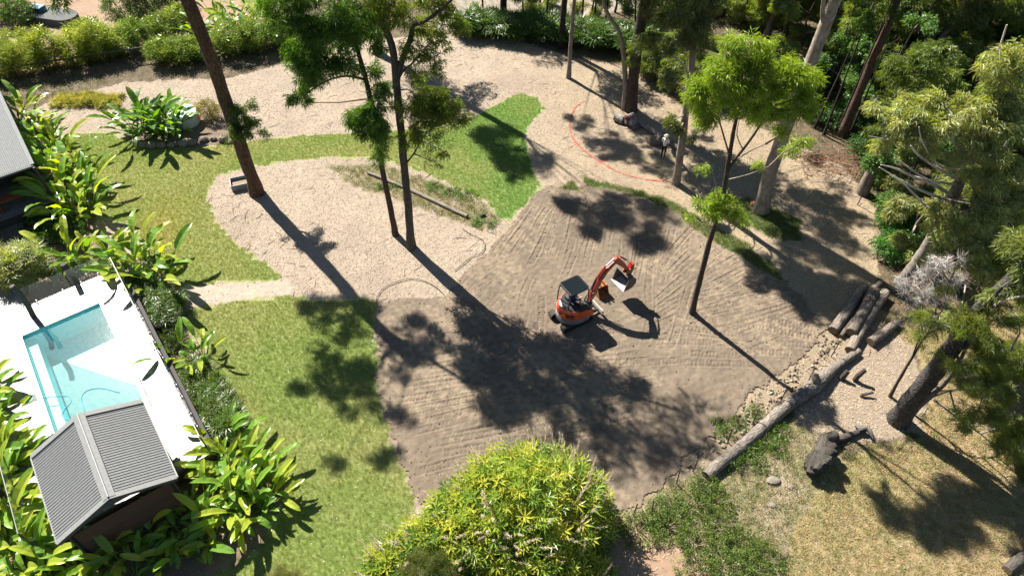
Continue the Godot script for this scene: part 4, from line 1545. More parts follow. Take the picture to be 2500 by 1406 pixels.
# ---------------------------------------------------------------- excavator
func build_excavator() -> void:
	var at := Vector3(3.0, 0, -22.7)
	at.y = gh(at.x, at.z) + 0.085
	var hf := Vector3(0.855, 0, -0.52).normalized()     # where tracks, body and boom point
	var o := thing("excavator", "orange and grey compact excavator with canopy and raised boom on dark soil", "excavator", at)
	var orange := Color(0.72, 0.095, 0.018)
	var red := Color(0.27, 0.022, 0.01)
	var grey := Color(0.15, 0.17, 0.18)
	var dark := Color(0.025, 0.027, 0.03)
	# --- undercarriage: local x right, y up, z back
	var face := Basis(hf.cross(Vector3.UP).normalized(), Vector3.UP, -hf)
	var tx := Transform3D(face.scaled_local(Vector3(0.7, 0.7, 0.7)), Vector3.ZERO)
	var ux := Transform3D(face.scaled_local(Vector3(0.82, 0.8, 0.82)), Vector3.ZERO)
	var ax := Transform3D(face, Vector3.ZERO)
	for s in [-1.0, 1.0]:
		var x: float = 0.78 * s
		# belt outline, swept as separate shoes
		var L := 1.02
		var R := 0.27
		var per := 4.0 * L + TAU * R
		var shoes := 44
		var belt := Mb.new()
		for k in shoes:
			var u := per * k / shoes
			var p := Vector3.ZERO
			var ang := 0.0
			if u < 2.0 * L:
				p = Vector3(x, R, -L + u) + Vector3(0, R, 0)
			elif u < 2.0 * L + PI * R:
				ang = (u - 2.0 * L) / R
				p = Vector3(x, R + R * cos(ang), L + R * sin(ang))
			elif u < 4.0 * L + PI * R:
				ang = PI
				p = Vector3(x, 0, L - (u - 2.0 * L - PI * R))
			else:
				ang = PI + (u - 4.0 * L - PI * R) / R
				p = Vector3(x, R + R * cos(ang), -L + R * sin(ang))
			belt.box(Transform3D(Basis(Vector3.RIGHT, ang), p), Vector3(0.38, 0.05, per / shoes * 0.8), Color(0.06, 0.055, 0.05))
			belt.box(Transform3D(Basis(Vector3.RIGHT, ang), p), Vector3(0.37, 0.03, per / shoes * 1.02), Color(0.045, 0.042, 0.04))
		part("track", belt.mesh(M.dusty), o, tx)
		for z in [-L, L]:
			var wh := Mb.new()
			wh.lathe(Transform3D(Basis(Vector3.BACK, PI / 2), Vector3(x - 0.12, R, z)), [Vector2(0.001, 0.0), Vector2(R - 0.05, 0.0), Vector2(R - 0.05, 0.03), Vector2(R - 0.09, 0.05), Vector2(R - 0.09, 0.19), Vector2(R - 0.05, 0.21), Vector2(R - 0.05, 0.24), Vector2(0.001, 0.24)], 18, Color(0.2, 0.18, 0.16))
			part("sprocket" if z > 0 else "idler", wh.mesh(M.dusty), o, tx)
		for z in [-0.6, -0.2, 0.2, 0.6]:
			var ro := Mb.new()
			ro.lathe(Transform3D(Basis(Vector3.BACK, PI / 2), Vector3(x - 0.1, 0.14, z)), [Vector2(0.001, 0.0), Vector2(0.1, 0.0), Vector2(0.1, 0.2), Vector2(0.001, 0.2)], 12, Color(0.12, 0.11, 0.1))
			part("roller", ro.mesh(M.dusty), o, tx)
		var fr := Mb.new()
		fr.box(Transform3D(Basis.IDENTITY, Vector3(x - 0.05 * s, 0.29, 0)), Vector3(0.2, 0.16, 1.75), Color(0.08, 0.08, 0.08))
		part("track_frame", fr.mesh(M.dusty), o, tx)
	var cf := Mb.new()
	cf.box(Transform3D(Basis.IDENTITY, Vector3(0, 0.42, 0)), Vector3(1.3, 0.26, 1.0), Color(0.06, 0.06, 0.06))
	cf.lathe(Transform3D(Basis.IDENTITY, Vector3(0, 0.53, 0)), [Vector2(0.48, 0.0), Vector2(0.48, 0.12), Vector2(0.001, 0.12)], 22, Color(0.05, 0.05, 0.05))
	part("centre_frame", cf.mesh(M.dusty), o, tx)
	var bl := Mb.new()
	# blade: curved plate across the front
	var prof := [Vector2(-0.02, 0.04), Vector2(0.05, 0.04), Vector2(0.0, 0.2), Vector2(0.02, 0.36), Vector2(0.1, 0.46), Vector2(0.04, 0.47), Vector2(-0.05, 0.36), Vector2(-0.06, 0.2)]
	bl.prism(Transform3D(Basis(Vector3(0, 0, -1), Vector3.UP, Vector3.RIGHT), Vector3(0, 0.02, -2.12)), prof, 2.1, Color(0.36, 0.33, 0.29))
	bl.box(Transform3D(Basis.IDENTITY, Vector3(0, 0.5, -2.15)), Vector3(2.1, 0.06, 0.1), Color(0.5, 0.47, 0.43))
	var blade := part("dozer_blade", bl.mesh(M.dusty), o, tx)
	for s in [-1.0, 1.0]:
		var ab := Mb.new()
		ab.bar(Vector3(0.42 * s, 0.4, -0.4), Vector3(0.42 * s, 0.26, -2.08), 0.1, 0.14, dark * 1.5)
		part("blade_arm", ab.mesh(M.dusty), blade)
	var bc := Mb.new()
	bc.tube([Vector3(0, 0.5, -0.55), Vector3(0, 0.36, -2.02)], [0.06, 0.05], 8, Color(0.3, 0.3, 0.3))
	part("blade_cylinder", bc.mesh(M.steel), blade)
	# --- upper body
	# rounded tail: outline in plan (x right, z back)
	var ring := func(r: float, y: float, front: float, half: float) -> Array:
		var q := []
		q.append(Vector3(-half, y, -front))
		for k in 13:
			var a := PI * k / 12.0
			q.append(Vector3(-cos(a) * half, y, -0.1 + sin(a) * r))
		q.append(Vector3(half, y, -front))
		return q
	var layer := func(rings: Array, col: Color, closed_front := true) -> Mesh:
		var mb := Mb.new()
		for k in rings.size() - 1:
			var a: Array = rings[k]
			var b: Array = rings[k + 1]
			for s in a.size() - 1:
				mb.quad(a[s], a[s + 1], b[s + 1], b[s], col)
			if closed_front:
				mb.quad(a[-1], a[0], b[0], b[-1], col)
		var topr: Array = rings[-1]
		var botr: Array = rings[0]
		for s in range(1, topr.size() - 1):
			mb.tri(topr[0], topr[s], topr[s + 1], col)
			mb.tri(botr[0], botr[s + 1], botr[s], col)
		return mb.mesh(M.paint)
	part("counterweight", layer.call([ring.call(0.96, 0.5, 0.62, 0.9), ring.call(1.1, 0.56, 0.66, 0.99), ring.call(1.13, 0.8, 0.66, 1.01), ring.call(1.08, 0.92, 0.66, 0.98)], grey), o, ux)
	part("platform", layer.call([ring.call(0.7, 0.6, 0.9, 0.86), ring.call(0.7, 0.79, 0.95, 0.88)], dark), o, ux)
	# orange hood, higher on the right-hand side
	var hood := part("engine_hood", layer.call([ring.call(1.05, 0.93, 0.1, 0.97), ring.call(1.07, 1.15, 0.1, 0.98), ring.call(1.03, 1.45, 0.1, 0.95), ring.call(0.92, 1.6, 0.1, 0.86)], orange), o, ux)
	var lid := layer.call([ring.call(0.9, 1.602, 0.08, 0.84), ring.call(0.8, 1.64, 0.05, 0.76)], dark) as Mesh
	part("hood_top", lid, hood)
	# dark band and vents on the hood
	for k in 4:
		var vb := Mb.new()
		var a0 := 2.15
		for s in 5:
			var t0 := a0 + 0.1 * s
			var t1 := t0 + 0.1
			var y := 1.1 + k * 0.09
			vb.quad(Vector3(-cos(t0) * 0.978, y, -0.1 + sin(t0) * 1.07), Vector3(-cos(t1) * 0.978, y, -0.1 + sin(t1) * 1.07), Vector3(-cos(t1) * 0.978, y + 0.05, -0.1 + sin(t1) * 1.07), Vector3(-cos(t0) * 0.978, y + 0.05, -0.1 + sin(t0) * 1.07), dark)
		part("vent", vb.mesh(M.plain), hood)
	var lamp := Mb.new()
	lamp.box(Transform3D(Basis(Vector3.UP, 0.5), Vector3(0.42, 1.33, 0.9)), Vector3(0.14, 0.1, 0.05), Color(0.7, 0.32, 0.02))
	part("amber_reflector", lamp.mesh(M.paint), hood)
	var recess := Mb.new()
	recess.box(Transform3D(Basis(Vector3.UP, 0.12), Vector3(0.1, 1.24, 0.955)), Vector3(0.22, 0.12, 0.03), red * 0.5)
	part("hood_latch", recess.mesh(M.plain), hood)
	# pale lettering strip on the hood's back, too worn to read
	for k in 5:
		var sb := Mb.new()
		sb.box(Transform3D(Basis(Vector3.UP, -0.1 * k - 0.15), Vector3(-0.16 - 0.11 * k, 1.415, 0.92 - 0.035 * k)), Vector3(0.07, 0.05, 0.015), Color(0.7, 0.62, 0.6))
		part("faded_letter", sb.mesh(M.plain), hood)
	# right-hand tank cover
	var tank := Mb.new()
	var tp := [Vector2(-0.95, 0.8), Vector2(0.1, 0.8), Vector2(0.1, 1.6), Vector2(-0.25, 1.56), Vector2(-0.7, 1.4), Vector2(-0.95, 1.15)]
	tank.prism(Transform3D(Basis(Vector3(0, 0, 1), Vector3.UP, Vector3(-1, 0, 0)), Vector3(0.7, 0, 0)), tp, 0.52, orange)
	part("side_tank", tank.mesh(M.paint), o, ux)
	var tcap := Mb.new()
	tcap.prism(Transform3D(Basis(Vector3(0, 0, 1), Vector3.UP, Vector3(-1, 0, 0)), Vector3(0.68, 0.014, 0)), [Vector2(0.1, 1.61), Vector2(0.1, 1.64), Vector2(-0.25, 1.6), Vector2(-0.72, 1.43), Vector2(-0.96, 1.17), Vector2(-0.96, 1.15), Vector2(-0.7, 1.405), Vector2(-0.25, 1.57)], 0.5, dark)
	part("tank_top", tcap.mesh(M.plain), o, ux)
	var flo := Mb.new()
	flo.box(Transform3D(Basis.IDENTITY, Vector3(-0.22, 0.85, -0.5)), Vector3(1.25, 0.06, 1.0), dark)
	part("cab_floor", flo.mesh(M.plain), o, ux)
	# seat
	var seat := Mb.new()
	seat.box(Transform3D(Basis.IDENTITY, Vector3(-0.2, 1.33, -0.1)), Vector3(0.5, 0.14, 0.5), Color(0.04, 0.042, 0.045))
	seat.box(Transform3D(Basis(Vector3.RIGHT, 0.16), Vector3(-0.2, 1.68, 0.19)), Vector3(0.48, 0.6, 0.12), Color(0.06, 0.065, 0.07))
	seat.box(Transform3D(Basis.IDENTITY, Vector3(-0.2, 1.06, -0.1)), Vector3(0.44, 0.4, 0.44), Color(0.03, 0.03, 0.03))
	part("seat", seat.mesh(M.cloth), o, ux)
	for s in [-1.0, 1.0]:
		var con := Mb.new()
		con.box(Transform3D(Basis.IDENTITY, Vector3(-0.2 + 0.36 * s, 1.4, -0.2)), Vector3(0.14, 0.3, 0.5), Color(0.035, 0.036, 0.04))
		con.tube([Vector3(-0.2 + 0.36 * s, 1.5, -0.38), Vector3(-0.2 + 0.35 * s, 1.72, -0.42)], [0.018, 0.025], 6, dark)
		part("control_lever", con.mesh(M.plain), o, ux)
	# canopy: four bent posts and a ribbed roof
	var yc := 2.75
	for q in [[-0.78, 0.42], [0.38, 0.42], [-0.78, -0.86], [0.38, -0.86]]:
		var cp := Mb.new()
		var foot := Vector3(q[0], 1.45 if q[1] > 0 else 0.86, q[1] + (0.14 if q[1] > 0 else -0.06))
		cp.tube([foot, Vector3(q[0], 2.2, q[1] + (0.1 if q[1] > 0 else -0.03)), Vector3(q[0], yc - 0.12, q[1]), Vector3(q[0] * 0.97 - 0.006, yc - 0.02, q[1] * 0.92)], [0.04, 0.04, 0.04, 0.036], 8, Color(0.03, 0.04, 0.045))
		part("canopy_post", cp.mesh(M.black_steel), o, ux)
	var roof := Mb.new()
	var outl := []
	for q in [[-0.84, -0.78], [-0.72, -0.9], [0.32, -0.9], [0.44, -0.78], [0.44, 0.36], [0.32, 0.48], [-0.72, 0.48], [-0.84, 0.36]]:
		outl.append(Vector2(q[0], -q[1]))
	roof.prism(Transform3D(Basis(Vector3.RIGHT, Vector3(0, 0, -1), Vector3.UP), Vector3(0, yc + 0.03, 0)), outl, 0.08, Color(0.012, 0.017, 0.021))
	var rp := part("canopy_roof", roof.mesh(M.matte_black), o, ux)
	for k in 8:
		var rib := Mb.new()
		rib.box(Transform3D(Basis.IDENTITY, Vector3(-0.7 + 0.145 * k, yc + 0.085, -0.2)), Vector3(0.05, 0.03, 1.1), Color(0.014, 0.02, 0.024))
		part("roof_rib", rib.mesh(M.matte_black), rp)
	var rail := Mb.new()
	rail.tube([Vector3(-0.8, yc + 0.08, 0.44), Vector3(0.4, yc + 0.08, 0.44)], [0.03, 0.03], 6, dark)
	part("roof_rail", rail.mesh(M.black_steel), rp)
	# --- boom, stick, bucket: outlines in the (forward, up) plane, in metres
	var bx := 0.04
	var plane := Basis(Vector3(0, 0, -1), Vector3.UP, Vector3(1, 0, 0))
	var swing := Mb.new()
	swing.prism(Transform3D(plane, Vector3(bx, 0, 0)), [Vector2(0.62, 0.5), Vector2(1.1, 0.48), Vector2(1.2, 0.72), Vector2(1.06, 0.95), Vector2(0.7, 0.8)], 0.26, dark * 1.6)
	part("swing_bracket", swing.mesh(M.dusty), o, ax)
	var boom := Mb.new()
	var bo := [Vector2(0.95, 0.75), Vector2(1.12, 0.68), Vector2(1.38, 1.3), Vector2(1.62, 1.95), Vector2(1.98, 2.5), Vector2(2.42, 2.86), Vector2(2.46, 2.98), Vector2(2.36, 3.04), Vector2(1.85, 2.75), Vector2(1.42, 2.2), Vector2(1.2, 1.6)]
	boom.prism(Transform3D(plane, Vector3(bx, 0, 0)), bo, 0.2, red)
	part("boom", boom.mesh(M.paint), o, ax)
	var bcyl := Mb.new()
	bcyl.tube([Vector3(bx, 0.7, -1.17), Vector3(bx, 1.25, -1.46)], [0.05, 0.05], 10, dark * 2.0)
	bcyl.tube([Vector3(bx, 1.25, -1.46), Vector3(bx, 1.8, -1.7)], [0.028, 0.028], 8, Color(0.5, 0.5, 0.5))
	part("boom_cylinder", bcyl.mesh(M.dusty), o, ax)
	var scyl := Mb.new()
	scyl.tube([Vector3(bx, 2.32, -1.4), Vector3(bx, 2.9, -1.85)], [0.055, 0.052], 10, red)
	scyl.tube([Vector3(bx, 2.9, -1.85), Vector3(bx, 3.17, -2.34)], [0.032, 0.032], 8, Color(0.75, 0.75, 0.76))
	part("stick_cylinder", scyl.mesh(M.paint), o, ax)
	for s in [-0.11, -0.075, 0.11]:
		var ho := Mb.new()
		ho.tube(smooth([Vector3(bx + s, 0.95, -0.8), Vector3(bx + s, 1.6, -1.16), Vector3(bx + s, 2.25, -1.44), Vector3(bx + s, 2.8, -1.9), Vector3(bx + s, 3.08, -2.35)], 3), [0.014, 0.014, 0.014, 0.014, 0.014, 0.014, 0.014, 0.014, 0.014, 0.014, 0.014, 0.014, 0.014], 5, Color(0.02, 0.02, 0.02))
		part("hydraulic_hose", ho.mesh(M.plain), o, ax)
	for t in [[1.22, 1.45], [1.65, 2.42]]:
		var cl := Mb.new()
		cl.box(Transform3D(Basis(Vector3.RIGHT, 0.6), Vector3(bx, t[1], -t[0])), Vector3(0.27, 0.05, 0.16), Color(0.45, 0.42, 0.4))
		part("hose_clamp", cl.mesh(M.dusty), o, ax)
	var stick := Mb.new()
	var so := [Vector2(2.28, 3.12), Vector2(2.4, 2.84), Vector2(2.86, 2.36), Vector2(3.32, 1.78), Vector2(3.42, 1.86), Vector2(3.02, 2.55), Vector2(2.62, 3.08), Vector2(2.45, 3.24)]
	stick.prism(Transform3D(plane, Vector3(bx, 0, 0)), so, 0.19, red * 1.15)
	part("stick", stick.mesh(M.paint), o, ax)
	var kcyl := Mb.new()
	kcyl.tube([Vector3(bx, 3.12, -2.68), Vector3(bx, 2.66, -3.14)], [0.045, 0.045], 10, red)
	kcyl.tube([Vector3(bx, 2.66, -3.14), Vector3(bx, 2.18, -3.54)], [0.026, 0.026], 8, Color(0.6, 0.6, 0.6))
	part("bucket_cylinder", kcyl.mesh(M.paint), o, ax)
	var link := Mb.new()
	link.prism(Transform3D(plane, Vector3(bx, 0, 0)), [Vector2(3.3, 1.72), Vector2(3.44, 1.74), Vector2(3.68, 2.05), Vector2(3.64, 2.22), Vector2(3.5, 2.22), Vector2(3.4, 2.0)], 0.24, red * 1.2)
	part("bucket_link", link.mesh(M.paint), o, ax)
	# wide mud bucket: open shell, lip pointing back at the cab
	var bk := Mb.new()
	var shell := [Vector2(3.08, 1.7), Vector2(3.42, 1.66), Vector2(3.6, 1.42), Vector2(3.58, 1.16), Vector2(3.4, 0.98), Vector2(3.15, 0.92), Vector2(2.85, 0.96)]
	var half := 0.5
	for k in shell.size() - 1:
		var a: Vector2 = shell[k]
		var b: Vector2 = shell[k + 1]
		var nn := Vector2(-(b - a).y, (b - a).x).normalized() * 0.025
		var mcol := Color(0.42, 0.42, 0.43) if k >= 4 else Color(0.14, 0.12, 0.11)
		bk.bar(Vector3(bx, a.y, -a.x), Vector3(bx, b.y, -b.x), half * 2.0, 0.03, mcol, Vector3(0, nn.y, -nn.x))
	for s in [-1.0, 1.0]:
		bk.prism(Transform3D(plane, Vector3(bx + half * s, 0, 0)), shell, 0.03, Color(0.16, 0.13, 0.11))
	var bucket := part("bucket", bk.mesh(M.dusty), o, ax)
	var lipb := Mb.new()
	lipb.bar(Vector3(bx, 0.945, -2.98), Vector3(bx, 0.97, -2.78), half * 2.06, 0.035, Color(0.62, 0.62, 0.63))
	part("cutting_edge", lipb.mesh(M.dusty), bucket)
	var ear := Mb.new()
	for s in [-0.13, 0.13]:
		ear.prism(Transform3D(plane, Vector3(bx + s, 0, 0)), [Vector2(3.1, 1.69), Vector2(3.5, 1.55), Vector2(3.68, 1.9), Vector2(3.6, 2.08), Vector2(3.25, 1.92)], 0.05, Color(0.5, 0.22, 0.09))
	part("bucket_ear", ear.mesh(M.dusty), bucket)
	# operator on the seat, facing the way the body points
	var seat_at := at + ux.basis * Vector3(-0.2, 1.42, -0.06)
	build_operator(Transform3D(Basis(hf.cross(Vector3.UP).normalized() * -1.0, Vector3.UP, hf), seat_at))
	# spare digging bucket on the ground
	var sp := thing("spare_bucket", "rust-orange digging bucket resting on the soil by the blade", "bucket", gp(1468, 722, 0.08), 0.5)
	var sbk := Mb.new()
	var sprof := [Vector2(-0.3, 0.02), Vector2(0.1, 0.0), Vector2(0.34, 0.1), Vector2(0.42, 0.34), Vector2(0.3, 0.56), Vector2(-0.02, 0.62)]
	for k in sprof.size() - 1:
		var a: Vector2 = sprof[k]
		var b: Vector2 = sprof[k + 1]
		var nn := Vector2(-(b - a).y, (b - a).x).normalized()
		sbk.bar(Vector3(0, a.y, -a.x), Vector3(0, b.y, -b.x), 0.6, 0.035, Color(0.42, 0.16, 0.06), Vector3(0, nn.y, -nn.x))
	for s in [-0.3, 0.3]:
		sbk.prism(Transform3D(plane, Vector3(s, 0, 0)), sprof, 0.03, Color(0.45, 0.17, 0.06))
	part("shell", sbk.mesh(M.dusty), sp)
	var sear := Mb.new()
	for s in [-0.12, 0.12]:
		sear.prism(Transform3D(plane, Vector3(s, 0, 0)), [Vector2(-0.06, 0.6), Vector2(0.34, 0.5), Vector2(0.3, 0.78), Vector2(0.1, 0.86), Vector2(-0.06, 0.78)], 0.05, Color(0.5, 0.13, 0.04))
	part("ear", sear.mesh(M.dusty), sp)
	for k in 4:
		var tt := Mb.new()
		tt.bar(Vector3(-0.24 + 0.16 * k, 0.02, 0.28), Vector3(-0.24 + 0.16 * k, 0.03, 0.42), 0.06, 0.035, Color(0.3, 0.14, 0.07))
		part("tooth", tt.mesh(M.dusty), sp)
# ---------------------------------------------------------------- the named trees of the clearing
func plant_trees() -> void:
	var gum := Color(0.08, 0.15, 0.035)
	var rough := Color(0.17, 0.115, 0.08)
	var grey := Color(0.3, 0.26, 0.215)
	# rough-barked giant at the planted bed
	var b := gp(626, 472)
	tree_at("gum_tree", "tall rough brown-barked gum beside the metal trough", "", b, [[617, 440], [600, 395], [576, 325], [549, 245], [520, 160], [488, 75], [456, 0], [425, -80], [395, -170], [370, -260]], [0.38, 0.3], "bark", Color(0.21, 0.115, 0.07),
		[[[[604, 372], [598, 355], [600, 330]], 0.1, 0.05, 0.03], [[[425, -80], [470, -180], [520, -280]], 1.5, 0.16, 0.06], [[[395, -170], [310, -260], [240, -330]], -1.0, 0.16, 0.06]],
		[[598, 275, 30, 0.3, 1.3], [622, 300, 26, 0.2, 1.2], [578, 300, 22, 0.5, 1.2], [560, 335, 14, 0.6, 0.7], [640, 328, 16, 0.0, 0.8], [600, 322, 22, 0.6, 1.1],
		[shade(790, 760, 15.0), 0, 1.2, 0, 0.85], [shade(835, 800, 15.0), 0, 1.1, 0, 0.85], [shade(880, 755, 15.5), 0, 1.2, 0, 0.85], [shade(755, 725, 16.0), 0, 0.9, 0, 0.85], [shade(780, 860, 15.0), 0, 0.8, 0, 0.85], [shade(800, 930, 15.5), 0, 1.3, 0, 0.85], [shade(850, 965, 15.5), 0, 1.2, 0, 0.85], [shade(890, 910, 16.0), 0, 1.3, 0, 0.85], [shade(755, 955, 15.0), 0, 0.7, 0, 0.85], [shade(838, 1125, 15.0), 0, 0.55, 0, 0.85], [shade(935, 1100, 16.5), 0, 0.8, 0, 0.85], [shade(960, 1040, 17.0), 0, 0.9, 0, 0.85], [shade(1000, 900, 17.5), 0, 1.2, 0, 0.85], [shade(1010, 820, 17.5), 0, 1.3, 0, 0.85]], "gum", gum, 0.9, 0.9)
	# the pair in the middle
	b = gp(966, 574)
	tree_at("gum_tree", "slender gum with dense dark crown, thinner of the middle pair", "", b, [[957, 530], [945, 470], [932, 410], [926, 350], [915, 290], [903, 240], [893, 195], [880, 150], [868, 105], [850, 40], [840, -40], [835, -120]], [0.165, 0.08], "bark", Color(0.17, 0.1, 0.07),
		[[[[893, 195], [845, 185], [790, 200], [740, 235]], 0.6, 0.07, 0.03], [[[868, 105], [800, 80], [730, 60]], 0.3, 0.07, 0.03]],
		[[880, 60, 65.0, 0.3], [840, 20, 71.5, 0.6], [775, 120, 67.6, 0.5, 1.2], [735, 100, 54.6, 0.8, 1.2], [725, 145, 46.8, 0.4, 1.2], [770, 165, 58.5, 0.9, 1.2], [810, 110, 65.0, 0.0, 1.2], [830, 70, 71.5, 0.8, 1.2], [790, 55, 65.0, 0.5], [840, 150, 46.8, 0.4], [760, 190, 39.0, 0.6], [905, 95, 46.8, -0.3], [722, 240, 26.0, 0.6, 1.3], [748, 250, 22.1, 0.4, 1.3], [735, 225, 23.4, 0.4, 1.2],
		[895, 262, 46.8, 0.6, 1.2], [925, 290, 57.2, 0.8, 1.2], [870, 295, 39.0, 0.6, 1.1], [905, 320, 46.8, 1.0, 1.1], [938, 340, 41.6, 0.8], [925, 365, 33.8, 0.6], [920, 240, 41.6, 0.2], [910, 180, 33.8, -0.4, 0.8], [930, 210, 31.2, -0.4, 0.8], [700, 40, 65.0, 1.0], [740, 0, 78.0, 0.6], [680, -20, 65.0, 1.0, 0.3], [780, -70, 104.0, 0.8, 0.3], [860, -110, 117.0, 0.2, 0.3], [700, -110, 91.0, 0.8, 0.3], [820, -190, 117.0, 0.5, 0.3]], "gum", Color(0.1, 0.21, 0.04), 0.72, 0.95)
	b = gp(1004, 604)
	tree_at("gum_tree", "stout forked gum of the middle pair with yellow-tipped crown", "", b, [[1000, 560], [996, 500], [990, 440], [984, 380], [979, 320], [973, 260], [967, 200], [960, 130], [945, 80], [928, 45], [912, 5], [895, -50], [880, -120]], [0.225, 0.12], "bark", grey * 0.62,
		[[[[968, 195], [980, 150], [1000, 100], [1010, 62], [1035, 52], [1070, 28], [1110, -10], [1150, -60]], -0.5, 0.16, 0.05], [[[928, 45], [945, 25], [965, 0], [985, -50]], 0.4, 0.11, 0.05], [[[973, 190], [985, 172], [1005, 155], [1030, 128]], 0.2, 0.07, 0.03], [[[985, 405], [1010, 375], [1035, 330], [1060, 310]], 0.5, 0.06, 0.025]],
		[[1045, 245, 50.0, 0.5, 1.2], [1080, 245, 50.0, 0.4, 1.2], [1110, 275, 42.5, 0.3, 1.1], [1085, 290, 52.5, 0.8, 1.1], [1040, 290, 52.5, 0.6, 1.1], [1000, 270, 40.0, 0.6], [1005, 225, 35.0, 0.4], [1120, 300, 27.5, 0.5], [1010, 320, 37.5, 0.8], [1050, 335, 35.0, 0.8, 0.8], [1075, 365, 25.0, 0.8, 0.6], [1060, 395, 20.0, 0.8, 0.5], [990, 345, 30.0, 0.6, 0.8],
		[1020, 110, 50.0, 0.0, 0.7], [1055, 90, 55.0, -0.4, 0.7], [1075, 130, 45.0, -0.3, 0.6], [1040, 150, 37.5, 0.0, 0.6], [1085, 60, 50.0, -0.6, 0.7], [1000, 40, 55.0, 0.0, 0.8], [950, 20, 55.0, 0.3, 0.8], [1050, 20, 57.5, -0.4, 0.8], [920, 60, 37.5, 0.2, 0.7], [1020, 180, 30.0, 0.3, 0.7], [970, -60, 100.0, 0.3, 0.3], [1060, -70, 100.0, -0.5, 0.3], [1150, -70, 87.5, -0.6, 0.3], [900, -130, 112.5, 0.2, 0.3], [1000, -160, 112.5, 0.0, 0.3], [1100, -170, 100.0, -0.5, 0.3]], "gum", Color(0.17, 0.23, 0.04), 0.66, 0.95)
	# slim gum on the worked soil, bright crown high up
	b = gp(1690, 767, 0.05)
	tree_at("gum_tree", "slim gum with bright lime-green crown growing out of the worked soil", "", b, [[1698, 730], [1710, 680], [1724, 625], [1736, 580], [1746, 550], [1757, 515], [1768, 465], [1775, 420], [1782, 380], [1790, 330], [1800, 280], [1806, 230], [1812, 180]], [0.15, 0.06], "bark", Color(0.15, 0.105, 0.075),
		[[[[1770, 450], [1776, 420], [1795, 390], [1830, 345], [1850, 315], [1870, 280], [1885, 230]], 0.3, 0.075, 0.03], [[[1796, 392], [1830, 370], [1870, 352]], 0.6, 0.03, 0.012, Color(0.42, 0.38, 0.33)], [[[1815, 365], [1800, 330], [1806, 290]], 0.6, 0.03, 0.014, Color(0.42, 0.38, 0.33)], [[[1782, 380], [1770, 340], [1745, 260], [1720, 235]], -0.4, 0.045, 0.02, Color(0.24, 0.12, 0.08)], [[[1746, 560], [1725, 555], [1712, 540]], 0.2, 0.025, 0.01, Color(0.35, 0.32, 0.28)], [[[1760, 510], [1748, 450], [1740, 415]], 0.3, 0.025, 0.01, Color(0.4, 0.37, 0.32)], [[[1772, 440], [1830, 425], [1880, 405]], 0.3, 0.025, 0.01, Color(0.4, 0.37, 0.32)]],
		[[1750, 500, 36.6, 0.3, 1.2], [1715, 505, 24.4, 0.4, 1.0], [1790, 500, 31.7, 0.0, 1.0], [1770, 475, 31.7, 0.2, 1.1], [1820, 545, 17.1, 0.2, 0.8], [1735, 530, 19.5, 0.4], [1810, 520, 22.0, 0.3, 0.9], [1690, 530, 14.6, 0.4, 0.8], [1850, 405, 15.9, 0.3, 1.0], [1718, 408, 13.4, 0.2, 1.2],
		[1800, 115, 46.4, 0.0, 1.3], [1770, 135, 41.5, 0.4, 1.3], [1835, 135, 46.4, 0.2, 1.3], [1755, 170, 43.9, 0.6, 1.3], [1800, 165, 56.1, 0.4, 1.3], [1850, 180, 48.8, 0.5, 1.3], [1745, 205, 41.5, 0.8, 1.3], [1790, 215, 53.7, 0.9, 1.2], [1840, 220, 48.8, 0.8, 1.2], [1905, 155, 46.4, -0.2, 1.3], [1935, 165, 43.9, -0.2, 1.3], [1950, 205, 43.9, 0.0, 1.3], [1910, 205, 51.2, 0.3, 1.3], [1890, 245, 46.4, 0.6, 1.2], [1940, 245, 46.4, 0.2, 1.2], [1965, 240, 29.3, 0.0, 1.2], [1695, 225, 31.7, 0.6, 1.2], [1705, 205, 22.0, 0.6, 1.2], [1725, 280, 31.7, 0.8, 1.2], [1735, 300, 26.8, 0.8, 1.1], [1745, 255, 36.6, 0.9, 1.2], [1900, 290, 36.6, 0.7, 1.1], [1930, 275, 36.6, 0.4, 1.1], [1860, 270, 36.6, 0.8, 1.1], [1915, 320, 24.4, 0.7, 1.1], [1820, 265, 31.7, 0.9, 1.0], [1700, 245, 24.4, 0.5], [1960, 350, 29.3, -0.4, 0.9], [1930, 375, 22.0, -0.4, 0.8]], "wattle", Color(0.28, 0.4, 0.05), 0.9, 0.95)
	# grey gum with its own small bright side crown, behind the paint line
	b = gp(1652, 447)
